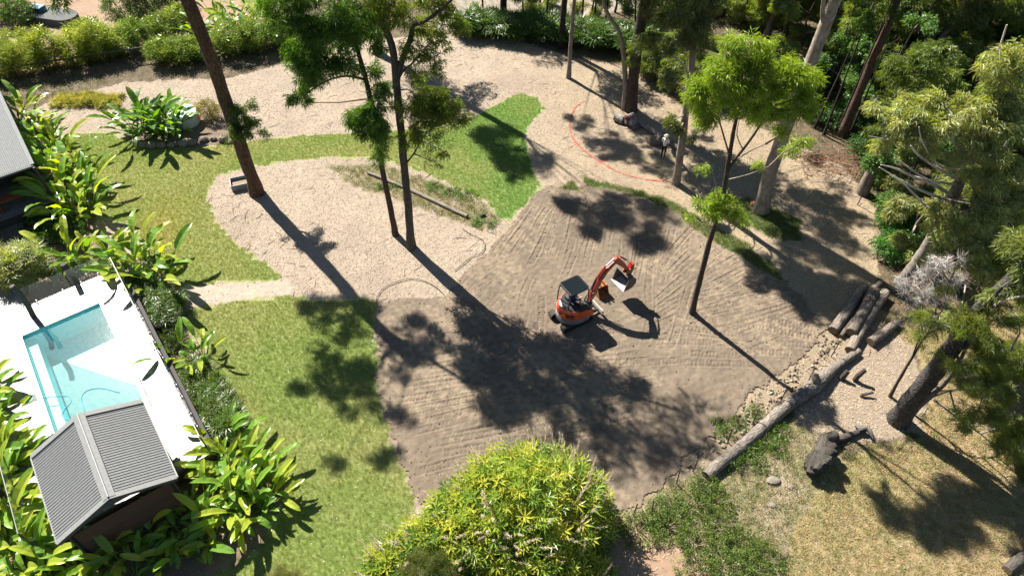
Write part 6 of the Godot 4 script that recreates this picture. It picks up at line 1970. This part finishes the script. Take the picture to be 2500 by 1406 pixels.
	var ranked := []
	var domes := [[Vector3(0.0, 0.4, -0.8), Vector3(3.2, 3.6, 2.5), 1300], [Vector3(-1.7, 0.2, -0.3), Vector3(2.5, 2.7, 2.0), 620], [Vector3(-3.3, 0.0, 0.6), Vector3(2.2, 1.9, 1.5), 430], [Vector3(-4.8, 0.0, 1.3), Vector3(1.7, 1.2, 1.1), 240], [Vector3(0.6, 0.0, 1.6), Vector3(2.4, 2.2, 1.5), 520]]
	for d in domes:
		for k in d[2]:
			var u := in_ball()
			u.y = absf(u.y) * 1.15 - 0.15
			u = u.normalized() * (0.72 + 0.32 * rng.randf()) * (1.0 + 0.12 * fine.get_noise_3d(u.x * 60.0, u.y * 60.0, u.z * 60.0 + d[2]))
			var p: Vector3 = d[0] + Vector3(u.x, u.y, u.z) * d[1]
			p.y = maxf(p.y, 0.05)
			var yaw := atan2(u.x, u.z)
			var t := Transform3D(rot(yaw + rr(-0.3, 0.3), rr(0.1, 0.9) * (1.2 - u.y), rr(-0.35, 0.35), rr(0.9, 1.5)), p)
			var col := Color(0.32, 0.42, 0.05).lerp(Color(0.55, 0.52, 0.07), rng.randf() * rng.randf())
			if rng.randf() < 0.3:
				col = Color(0.1, 0.2, 0.03)
			ranked.append([(c + p).distance_to(EYE) + (0.0 if u.length() > 0.9 else 4.0), t, col])
	ranked.sort_custom(func(x, y): return x[0] < y[0])
	var tones := []
	for k in 3:
		var m: StandardMaterial3D = M.glossy_leaf.duplicate()
		m.albedo_color = [Color(0.34, 0.45, 0.055), Color(0.52, 0.53, 0.07), Color(0.2, 0.33, 0.045)][k].linear_to_srgb()
		var am: ArrayMesh = P["cane"].duplicate()
		am.surface_set_material(0, m)
		tones.append(am)
	for k in ranked.size():
		if k < 280:
			part("leaf_spray", tones[k % 3], o, ranked[k][1])
		else:
			xfs.append(ranked[k][1])
			cols.append(ranked[k][2])
	copies("foliage", P["cane"], xfs, cols, o)
	var pm: StandardMaterial3D = M.plume.duplicate()
	pm.albedo_color = Color(0.75, 0.64, 0.56).linear_to_srgb()
	var plume_mesh: ArrayMesh = P["plume"].duplicate()
	plume_mesh.surface_set_material(0, pm)
	for k in 170:
		var d: Array = domes[[0, 0, 0, 1, 2, 4, 3][rng.randi() % 7]]
		var a := rr(0, TAU)
		var u := Vector3(cos(a) * rr(0.5, 1.0), rr(0.35, 1.0), sin(a) * rr(0.5, 1.0)).normalized()
		part("plume", plume_mesh, o, Transform3D(rot(atan2(u.x, u.z), rr(0.3, 0.8) * (1.3 - u.y), rr(-0.3, 0.3), rr(1.2, 2.0)), d[0] + u * d[1] * 1.03))
	var stems := Mb.new()
	for k in 60:
		var a := rr(0, TAU)
		var r := rr(0, 1.6)
		var foot := Vector3(cos(a) * r, -0.05, sin(a) * r * 0.8)
		stems.tube([foot, foot * 1.2 + Vector3.UP * 1.4, foot * 1.5 + Vector3.UP * 2.4], [0.022, 0.018, 0.012], 5, Color(0.25, 0.28, 0.09), false)
	part("canes", stems.mesh(M.twig), o)
	shrub("round_shrub", "grey-green fine shrub in front of the cane clump's low side", "", hp(1040, 1400, 2.2) * Vector3(1, 0, 1), Vector3(1.0, 3.0, 0.9), "needle", Color(0.17, 0.2, 0.12), 1.2, 0.7)
	shrub("round_shrub", "grey small-leaved shrub at the foot of the lower lawn", "", hp(690, 1425, 1.2) * Vector3(1, 0, 1), Vector3(0.7, 1.6, 0.7), "needle", Color(0.24, 0.26, 0.18), 1.5, 0.6)

# ---------------------------------------------------------------- logs, stones, posts and other things lying about
func lay_things() -> void:
	var weathered := Color(0.38, 0.32, 0.27)
	# stack beside the worked soil
	log_between("sawn_log", "pale scorched log at the soil side of the log stack", "", gp(2030, 815), gp(2108, 705), 0.26, 0.22, weathered * 1.1)
	log_between("sawn_log", "thin split log squeezed low between the stack's larger logs", "", gp(2050, 825), gp(2130, 715), 0.14, 0.13, weathered * 0.8)
	log_between("sawn_log", "thick knotty log lying on top in the stack", "", gp(2072, 825, 0.16), gp(2128, 725, 0.16), 0.27, 0.3, weathered * 0.75)
	log_between("sawn_log", "pale clean-cut log sticking out lowest from the stack", "", gp(2072, 862), gp(2155, 722), 0.25, 0.28, weathered)
	log_between("sawn_log", "short branchy log end with split pale tip atop the stack", "", gp(2120, 722, 0.4), gp(2143, 706, 0.34), 0.15, 0.12, weathered * 1.15)
	log_between("sawn_log", "lone grey log lying apart from the stack under the dead sapling", "", gp(2122, 842), gp(2190, 792), 0.24, 0.2, weathered * 0.8)
	# the long fallen trunk
	var ft := thing("fallen_trunk", "long grey fallen trunk lying along the edge of the clearing", "log", gp(1722, 1168))
	var tpts := []
	var trad := []
	var road := [[1722, 1168, 0.24], [1760, 1135, 0.26], [1810, 1095, 0.25], [1860, 1050, 0.27], [1910, 1005, 0.29], [1950, 975, 0.30], [1985, 950, 0.34], [2010, 925, 0.30], [2035, 905, 0.22], [2060, 885, 0.20], [2095, 862, 0.18]]
	for q in road:
		tpts.append(gp(q[0], q[1], q[2] * 0.85) - ft.position)
		trad.append(q[2])
	var ts := smooth(tpts, 3)
	var trs := []
	for k in ts.size():
		var t := float(k) / 3.0
		trs.append(lerpf(trad[int(t)], trad[mini(int(t) + 1, trad.size() - 1)], t - int(t)))
	var tm := Mb.new()
	tm.tube(ts, trs, 12, Color(0.35, 0.305, 0.265), true, 0.08, rng)
	part("bark", tm.mesh(M.log_wood), ft)
	var stub := Mb.new()
	stub.tube([gp(1985, 950, 0.5) - ft.position, gp(1978, 935, 0.75) - ft.position], [0.2, 0.16], 8, Color(0.33, 0.29, 0.25))
	part("branch_stub", stub.mesh(M.log_wood), ft)
	log_between("border_log", "thin pale log edging the planted bed behind the middle pair", "", gp(898, 424), gp(1142, 530), 0.1, 0.12, Color(0.5, 0.43, 0.36))
	log_between("stump", "tiny dark offcut beside the end of the edging log", "", gp(1172, 530), gp(1184, 526), 0.09, 0.09, Color(0.1, 0.08, 0.06), Color(0.16, 0.12, 0.09), 2)
	log_between("long_log", "long pale log lying behind the standing person", "", gp(1556, 303), gp(1662, 368), 0.2, 0.2, Color(0.42, 0.36, 0.3))
	# uprooted stump with its root plate
	var up := thing("uprooted_stump", "uprooted stump with black root plate on the dry grass", "stump", gp(1995, 1130))
	var root := Mb.new()
	for k in 44:
		var a := TAU * k / 44.0
		var d := (Vector3(-0.35, 0, 0.35) * cos(a) * 2.2 + Vector3(0.2, 0.7, 0.35) * sin(a)) * rr(0.35, 1.05)
		root.tube([Vector3(0.0, 0.45, 0), d * 0.6 + Vector3(0, 0.45, 0), d + Vector3(0, 0.42, 0) + in_ball() * 0.15], [0.34, 0.26, 0.13], 7, Color(0.075, 0.066, 0.058) * rr(0.8, 1.3), true, 0.2, rng)
	part("root_plate", root.mesh(M.log_wood), up)
	var butt := Mb.new()
	butt.tube([Vector3(0, 0.5, 0), gp(2005, 1085, 0.42) - up.position, gp(2035, 1072, 0.36) - up.position], [0.32, 0.26, 0.22], 10, Color(0.13, 0.115, 0.1), true, 0.1, rng)
	part("butt", butt.mesh(M.log_wood), up)
	log_between("broken_branch", "dark bent branch ending in a pale split root on the grass", "", gp(2035, 1082), gp(2110, 1052), 0.15, 0.13, Color(0.13, 0.11, 0.1), Color(0.35, 0.32, 0.28))
	var sr := thing("split_root", "silver-grey splintered root end lying on the grass", "root", gp(2110, 1054))
	for k in 7:
		var rb := Mb.new()
		var a := -0.6 + 0.25 * k
		rb.tube([Vector3(-0.35, 0.12 + 0.03 * k, -0.25 + 0.06 * k), Vector3(0, 0.3, 0), Vector3(0.3 * cos(a), 0.18, 0.42 * sin(a) + 0.15)], [0.05, 0.08, 0.02], 6, Color(0.42, 0.4, 0.37) * rr(0.6, 1.1), true, 0.15, rng)
		part("splinter", rb.mesh(M.log_wood), sr)
	for q in [[2055, 925, 0.55, 0.13, "short charred stump nearest the fallen trunk", 0.15], [2088, 928, 0.75, 0.12, "taller charred stump leaning on the chip bed", 0.25], [2103, 968, 0.25, 0.07, "tiny pale broken stick poking from the chips", 0.5]]:
		var st := thing("charred_stump", q[4], "stump", gp(q[0], q[1]))
		var sm := Mb.new()
		sm.tube([Vector3(0, -0.08, 0), Vector3(0.03, q[2] * 0.5, 0), Vector3(q[5], q[2], -0.05)], [q[3] * 1.15, q[3], q[3] * 0.75], 9, Color(0.13, 0.1, 0.085), true, 0.2, rng)
		part("wood", sm.mesh(M.log_wood), st)
	log_between("corner_log", "dark log end at the edge of the dry grass beneath the she-oak", "", gp(2455, 1396), gp(2540, 1330), 0.2, 0.22, Color(0.16, 0.14, 0.125))
	# pale rounds by the massive gum
	var rounds := [[1512, 297, 0.29, 0.64, 0.9, Color(0.5, 0.47, 0.43), "pale log round lying at the pile's outer end"], [1530, 303, 0.27, 0.51, 0.5, Color(0.27, 0.22, 0.19), "brown log round with a pink rag on it"], [1537, 291, 0.22, 0.68, 2.2, Color(0.55, 0.52, 0.49), "upright-tilted pale round at the back of the pile"], [1544, 308, 0.26, 0.59, 0.8, Color(0.45, 0.42, 0.4), "grey log round in the middle of the pile"], [1551, 315, 0.16, 0.51, 2.4, Color(0.3, 0.29, 0.29), "slim dark grey round at the pile's near edge"], [1555, 307, 0.15, 0.47, 2.5, Color(0.4, 0.39, 0.38), "slim pale grey round touching the long log"]]
	for q in rounds:
		var a := gp(q[0], q[1])
		var d: Vector3 = Vector3(sin(q[4]), 0, cos(q[4])) * q[3] * 0.5
		log_between("log_round", q[6], "", a - d, a + d, q[2], q[2] * 0.96, q[5], q[5] * 0.8, 3)
	var rag := Mb.new()
	for k in 8:
		var a := TAU * k / 8.0
		var n := TAU * (k + 1) / 8.0
		rag.tri(Vector3(0, 0.05, 0), Vector3(cos(n) * 0.2, 0.02 * (k % 3), sin(n) * 0.16), Vector3(cos(a) * 0.2, 0.02 * ((k + 2) % 3), sin(a) * 0.16), Color(0.5, 0.08, 0.12))
	put("pink_rag", rag.mesh(M.cloth), "pink-red rag draped over the brown log round", "cloth", "", gp(1530, 303, 0.54))
	rock("boulder", "dark rounded boulder by the standing person's log", "", gp(1603, 350), Vector3(0.9, 0.85, 0.85), Color(0.15, 0.13, 0.115), 3.0)
	# stones edging the round bed
	var stones := [[332, 352], [350, 358], [372, 360], [395, 360], [420, 358], [448, 355], [472, 352], [496, 345], [520, 342], [545, 345], [562, 348]]
	for k in stones.size():
		var s := rr(0.45, 0.75)
		rock("edging_stone", "grey-brown stone edging the round ginger bed", "stones edging the round bed", gp(stones[k][0], stones[k][1]), Vector3(s, s * 0.65, s * 0.8), Color(0.25, 0.21, 0.175) * rr(0.8, 1.3), k)
	for q in [[1888, 1175, 0.6], [1885, 1235, 0.35], [1930, 1190, 0.3], [2010, 1180, 0.3]]:
		rock("flat_stone", "pale flat stone bedded in the weedy verge", "pale flat stones of the verge", gp(q[0], q[1]), Vector3(q[2], q[2] * 0.35, q[2] * 0.7), Color(0.26, 0.23, 0.19), q[0])
	# tank lid
	var tank := thing("water_tank", "pale green round tank with domed white lid behind ginger leaves", "tank", gp(455, 300))
	var tk := Mb.new()
	tk.lathe(Transform3D.IDENTITY, [Vector2(0.86, -0.05), Vector2(0.86, 0.75), Vector2(0.82, 0.82)], 24, Color(0.42, 0.5, 0.44))
	part("wall", tk.mesh(M.plain), tank)
	var tl := Mb.new()
	tl.lathe(Transform3D.IDENTITY, [Vector2(0.9, 0.8), Vector2(0.9, 0.86), Vector2(0.6, 0.96), Vector2(0.001, 1.0)], 24, Color(0.6, 0.72, 0.66))
	var lid := part("lid", tl.mesh(M.plain), tank)
	for q in [[0.0, -0.2], [0.35, -0.25]]:
		var hb := Mb.new()
		hb.lathe(Transform3D(Basis.IDENTITY, Vector3(q[0], 0.97, q[1])), [Vector2(0.1, -0.03), Vector2(0.1, 0.04), Vector2(0.001, 0.05)], 12, Color(0.08, 0.1, 0.1))
		part("cap", hb.mesh(M.plain), lid)
	# metal trough at the giant's foot
	var tr := thing("metal_trough", "grey corrugated metal trough of soil behind the rough-barked gum", "planter", gp(596, 452), 0.35)
	var w := 1.5
	var d2 := 0.85
	var hgt := 0.42
	for s in [[-d2 * 0.5, 0.0], [d2 * 0.5, 0.0]]:
		var sb := Mb.new()
		sb.box(Transform3D(Basis.IDENTITY, Vector3(0, hgt * 0.5, s[0])), Vector3(w, hgt, 0.03), Color(0.22, 0.25, 0.27))
		for k in 3:
			sb.box(Transform3D(Basis.IDENTITY, Vector3(0, 0.08 + k * 0.12, s[0])), Vector3(w - 0.04, 0.035, 0.06), Color(0.26, 0.29, 0.31))
		part("side", sb.mesh(M.roof_sheet), tr)
	for s in [-1.0, 1.0]:
		var eb := Mb.new()
		eb.box(Transform3D(Basis.IDENTITY, Vector3(s * (w * 0.5 - 0.015), hgt * 0.5, 0)), Vector3(0.03, hgt, d2 - 0.03), Color(0.3, 0.33, 0.35))
		part("end", eb.mesh(M.roof_sheet), tr)
	var so := Mb.new()
	so.box(Transform3D(Basis.IDENTITY, Vector3(0, hgt * 0.28, 0)), Vector3(w - 0.06, hgt * 0.5, d2 - 0.04), Color(0.3, 0.23, 0.17))
	part("soil_fill", so.mesh(M.soil), tr)
	# black slab-like cover far away by the mulch
	var cv := thing("tank_cover", "low dark grey round-ended concrete slab beyond the hedge", "slab", gp(125, 48), -0.25)
	var cb := Mb.new()
	var outl := []
	for k in 9:
		var a := -PI / 2 + PI * k / 8.0
		outl.append(Vector2(1.6 + 0.95 * cos(a), 0.95 * sin(a)))
	for k in 9:
		var a := PI / 2 + PI * k / 8.0
		outl.append(Vector2(-1.6 + 0.95 * cos(a), 0.95 * sin(a)))
	cb.prism(Transform3D(Basis(Vector3.RIGHT, Vector3(0, 0, -1), Vector3.UP), Vector3(0, 0.3, 0)), outl, 0.6, Color(0.12, 0.13, 0.14))
	part("slab", cb.mesh(M.stone), cv)
	var tarp := thing("blue_crate", "blue plastic tub standing on the dark slab beyond the hedge", "tub", gp(100, 42, 0.6), -0.25)
	var bb := Mb.new()
	bb.box(Transform3D(Basis.IDENTITY, Vector3(0, 0.17, 0)), Vector3(1.1, 0.34, 0.7), Color(0.03, 0.09, 0.22))
	part("body", bb.mesh(M.plain), tarp)
	var bb2 := Mb.new()
	bb2.box(Transform3D(Basis.IDENTITY, Vector3(0, 0.37, 0)), Vector3(1.16, 0.05, 0.76), Color(0.05, 0.14, 0.3))
	part("lid", bb2.mesh(M.plain), tarp)
	# timber rail fence
	var ra := hp(28, 163, 1.0)
	var rb2 := hp(385, 110, 1.0)
	var rf := thing("rail_fence", "grey round timber rail fence in front of the hedge", "fence", Vector3(ra.x, 0, ra.z))
	var rl := Mb.new()
	var off := rb2 - ra
	rl.tube([Vector3(0, 1.0, 0), Vector3(off.x * 0.5, 1.03, off.z * 0.5), Vector3(off.x, 1.0, off.z)], [0.07, 0.065, 0.07], 8, Color(0.2, 0.18, 0.165), true, 0.08, rng)
	part("rail", rl.mesh(M.log_wood), rf)
	for k in 6:
		var pm := Mb.new()
		var t := k / 5.0
		pm.tube([Vector3(off.x * t, -0.2, off.z * t + 0.05), Vector3(off.x * t, 1.02, off.z * t + 0.05)], [0.065, 0.06], 7, Color(0.16, 0.11, 0.08), true, 0.08, rng)
		part("post", pm.mesh(M.log_wood), rf)
	# star pickets round the clearing
	for q in [[1548, 1258, "in the weeds nearest the cane grass clump"], [1592, 1250, "in the weeds"], [1652, 1182, "in the weeds"], [1692, 1152, "in the weeds"], [1776, 1080, "along the fallen trunk"], [1838, 1034, "along the fallen trunk"], [1905, 985, "along the fallen trunk"], [1975, 930, "along the fallen trunk"], [2030, 872, "along the fallen trunk"], [2154, 788, "beside the log stack"], [2155, 592, "at the gully edge"], [2135, 548, "at the gully edge"], [2095, 500, "at the gully edge"]]:
		var pk := thing("star_picket", "black steel fence picket standing %s" % q[2], "picket", gp(q[0], q[1]), rr(0, 3), "steel pickets %s" % q[2])
		var sm := Mb.new()
		for k in 3:
			sm.box(Transform3D(Basis(Vector3.UP, k * TAU / 3.0), Vector3(0, 0.45, 0)) * Transform3D(Basis.IDENTITY, Vector3(0.013, 0, 0)), Vector3(0.03, 1.15, 0.008), Color(0.03, 0.03, 0.03))
		part("post", sm.mesh(M.black_steel), pk, Transform3D(Basis(Vector3.BACK, rr(-0.08, 0.08)), Vector3.ZERO))
	# poly pipe loops
	for l in [[[[917, 742], [922, 722], [938, 703], [965, 690], [1000, 682], [1030, 685], [1058, 698], [1080, 716], [1092, 735]], "black poly pipe hoop arching over the soil corner"], [[[1128, 560], [1150, 573], [1175, 585], [1184, 600], [1175, 618], [1150, 630], [1110, 662]], "thin dark hose lying beside the middle pair"]]:
		var pp := []
		var pr := []
		for q in l[0]:
			pp.append(gp(q[0], q[1], 0.07))
		pp = smooth(pp, 4)
		for k in pp.size():
			pr.append(0.02)
		var pm := Mb.new()
		pm.tube(pp, pr, 6, Color(0.08, 0.07, 0.06))
		put("poly_pipe", pm.mesh(M.plain), l[1], "pipe")
	# red survey paint: flecks of colour on the chips
	var lines := [[[1430, 246], [1412, 256], [1400, 271], [1393, 292], [1391, 312], [1397, 333], [1410, 352], [1432, 372], [1455, 388], [1480, 404], [1510, 420], [1545, 431], [1585, 439], [1636, 443]], [[1390, 359], [1428, 345]], [[1453, 406], [1484, 387]]]
	var fm := Mb.new()
	for l in range(lines.size()):
		var pts := []
		for q in lines[l]:
			pts.append(gp(q[0], q[1]))
		pts = smooth(pts, 5)
		for k in pts.size() - 1:
			var a: Vector3 = pts[k]
			var b: Vector3 = pts[k + 1]
			var n := int(a.distance_to(b) * (48.0 + 60.0 * fine.get_noise_2d(k * 1.7, l * 30.0)))
			for j in n:
				var side := (b - a).cross(Vector3.UP).normalized()
				var wide := 0.07 if k < pts.size() / 2 or l > 0 else 0.045
				var p := a.lerp(b, float(j) / n) + side * rng.randfn(0.0, 0.5) * wide
				p.y = gh(p.x, p.z) + 0.03 + rr(0, 0.012)
				var f := rot(rr(0, TAU), rr(-0.25, 0.25), rr(-0.25, 0.25), rr(0.018, 0.04))
				fm.quad(p + f * Vector3(-1, 0, -0.5), p + f * Vector3(-0.7, 0, 0.6), p + f * Vector3(1, 0, 0.4), p + f * Vector3(0.8, 0, -0.6), vary(Color(0.45, 0.07, 0.06), 0.3))
	put("paint_line", fm.mesh(M.litter), "red spray-painted arc with two cross strokes on the pale earth", "marking")
	# heap of cut fronds, heap of brush
	var fr := thing("frond_heap", "flat heap of cut greying fronds at the bed's edge", "heap", gp(215, 250))
	var fx := []
	var fc := []
	for k in 420:
		var p := Vector3(rr(-2.3, 2.3), 0, rr(-0.75, 0.75))
		p.y = 0.05 + 0.3 * rng.randf() * (1.0 - absf(p.x) / 3.0)
		fx.append(Transform3D(rot(rr(0, TAU), rr(1.1, 1.7), 0, rr(0.7, 1.2)), p))
		fc.append(vary(Color(0.38, 0.36, 0.27) if rng.randf() < 0.8 else Color(0.16, 0.2, 0.08), 0.3))
	copies("fronds", P["strap"], fx, fc, fr)
	var bh := thing("brush_heap", "heap of dry reddish brush and sticks at the bush edge", "heap", gp(2045, 405))
	var bm := Mb.new()
	for k in 260:
		var p := Vector3(rr(-2.4, 2.2), rr(0.0, 0.9), rr(-1.4, 1.4))
		p.y *= 1.0 - 0.3 * absf(p.x)
		var d := Vector3(rr(-1, 1), rr(-0.3, 0.35), rr(-0.6, 0.6)).normalized() * rr(0.4, 1.2)
		bm.tube([p, p + d * 0.5 + Vector3(0, rr(-0.05, 0.08), 0), p + d], [0.018, 0.014, 0.006], 4, vary(Color(0.26, 0.14, 0.09), 0.35), false)
	part("sticks", bm.mesh(M.twig), bh)
	for q in [[1842, 500, 0.0], [1868, 520, 1.0]]:
		rock("clay_lump", "orange clay lump at the foot of the thick pale-topped gum", "orange clay lumps", gp(q[0], q[1]), Vector3(0.5, 0.3, 0.4), Color(0.5, 0.16, 0.08), q[2])
	# fallen rusty drum under the cane clump's edge
	var dr := thing("rusty_drum", "red-brown rusty drum lying half under the cane grass", "drum", gp(1488, 1272))
	var dm := Mb.new()
	var dx := Transform3D(Basis(Vector3.UP, 0.8) * Basis(Vector3.BACK, PI / 2 - 0.15), Vector3(0.3, 0.24, 0))
	dm.lathe(dx, [Vector2(0.001, 0.0), Vector2(0.24, 0.0), Vector2(0.25, 0.02), Vector2(0.235, 0.04), Vector2(0.235, 0.3), Vector2(0.25, 0.32), Vector2(0.235, 0.34), Vector2(0.235, 0.76), Vector2(0.25, 0.78), Vector2(0.2, 0.78), Vector2(0.19, 0.7), Vector2(0.001, 0.7)], 20, Color(0.33, 0.13, 0.08))
	part("shell", dm.mesh(M.dusty), dr)

func _ready() -> void:
	var p := deg_to_rad(PITCH)
	fwd = Vector3(0, -sin(p), -cos(p))
	upv = Vector3(0, cos(p), -sin(p))
	var cam := Camera3D.new()
	cam.name = "camera"
	cam.position = EYE
	cam.basis = Basis(Vector3.RIGHT, upv, -fwd)
	cam.fov = rad_to_deg(2.0 * atan(703.0 / FOCAL))
	cam.near = 0.3
	cam.far = 1500.0
	cam.current = true
	add_child(cam)
	var we := WorldEnvironment.new()
	we.name = "daylight"
	var env := Environment.new()
	env.background_mode = Environment.BG_SKY
	var sky := Sky.new()
	var sm := ProceduralSkyMaterial.new()
	sm.sky_top_color = Color(0.4, 0.5, 0.64)
	sm.sky_horizon_color = Color(0.74, 0.78, 0.82)
	sm.sky_curve = 0.12
	sm.ground_horizon_color = Color(0.5, 0.52, 0.5)
	sm.ground_bottom_color = Color(0.2, 0.2, 0.16)
	sm.sky_energy_multiplier = 0.62
	sky.sky_material = sm
	env.sky = sky
	env.tonemap_mode = Environment.TONE_MAPPER_LINEAR
	env.tonemap_exposure = 3.2
	env.sdfgi_enabled = true
	env.ssao_enabled = true
	env.ssil_enabled = true
	we.environment = env
	add_child(we)
	var sun := DirectionalLight3D.new()
	sun.name = "sun"
	sun.light_energy = 1.6
	sun.light_color = Color(1.0, 0.965, 0.91)
	sun.light_angular_distance = 0.53
	sun.shadow_enabled = true
	add_child(sun)
	sun.look_at_from_position(SUN * 100.0, Vector3.ZERO, Vector3.UP)
	rng.seed = 20240
	low.seed = 3
	low.frequency = 0.05
	mid.seed = 4
	mid.frequency = 0.09
	mid.fractal_octaves = 4
	fine.seed = 7
	fine.frequency = 0.25
	fine.fractal_octaves = 3
	make_materials()
	paint_regions()
	print("regions ", Time.get_ticks_msec())
	build_ground()
	print("ground ", Time.get_ticks_msec())
	build_soil()
	print("soil ", Time.get_ticks_msec())
	build_pool()
	build_hut()
	build_house()
	make_sprays()
	print("built ", Time.get_ticks_msec())
	plant_trees()
	print("trees ", Time.get_ticks_msec())
	build_excavator()
	build_standing_person()
	print("machine ", Time.get_ticks_msec())
	build_pool_garden()
	plant_garden()
	print("garden ", Time.get_ticks_msec())
	lay_things()
	scatter_ground()
	print("done ", Time.get_ticks_msec())
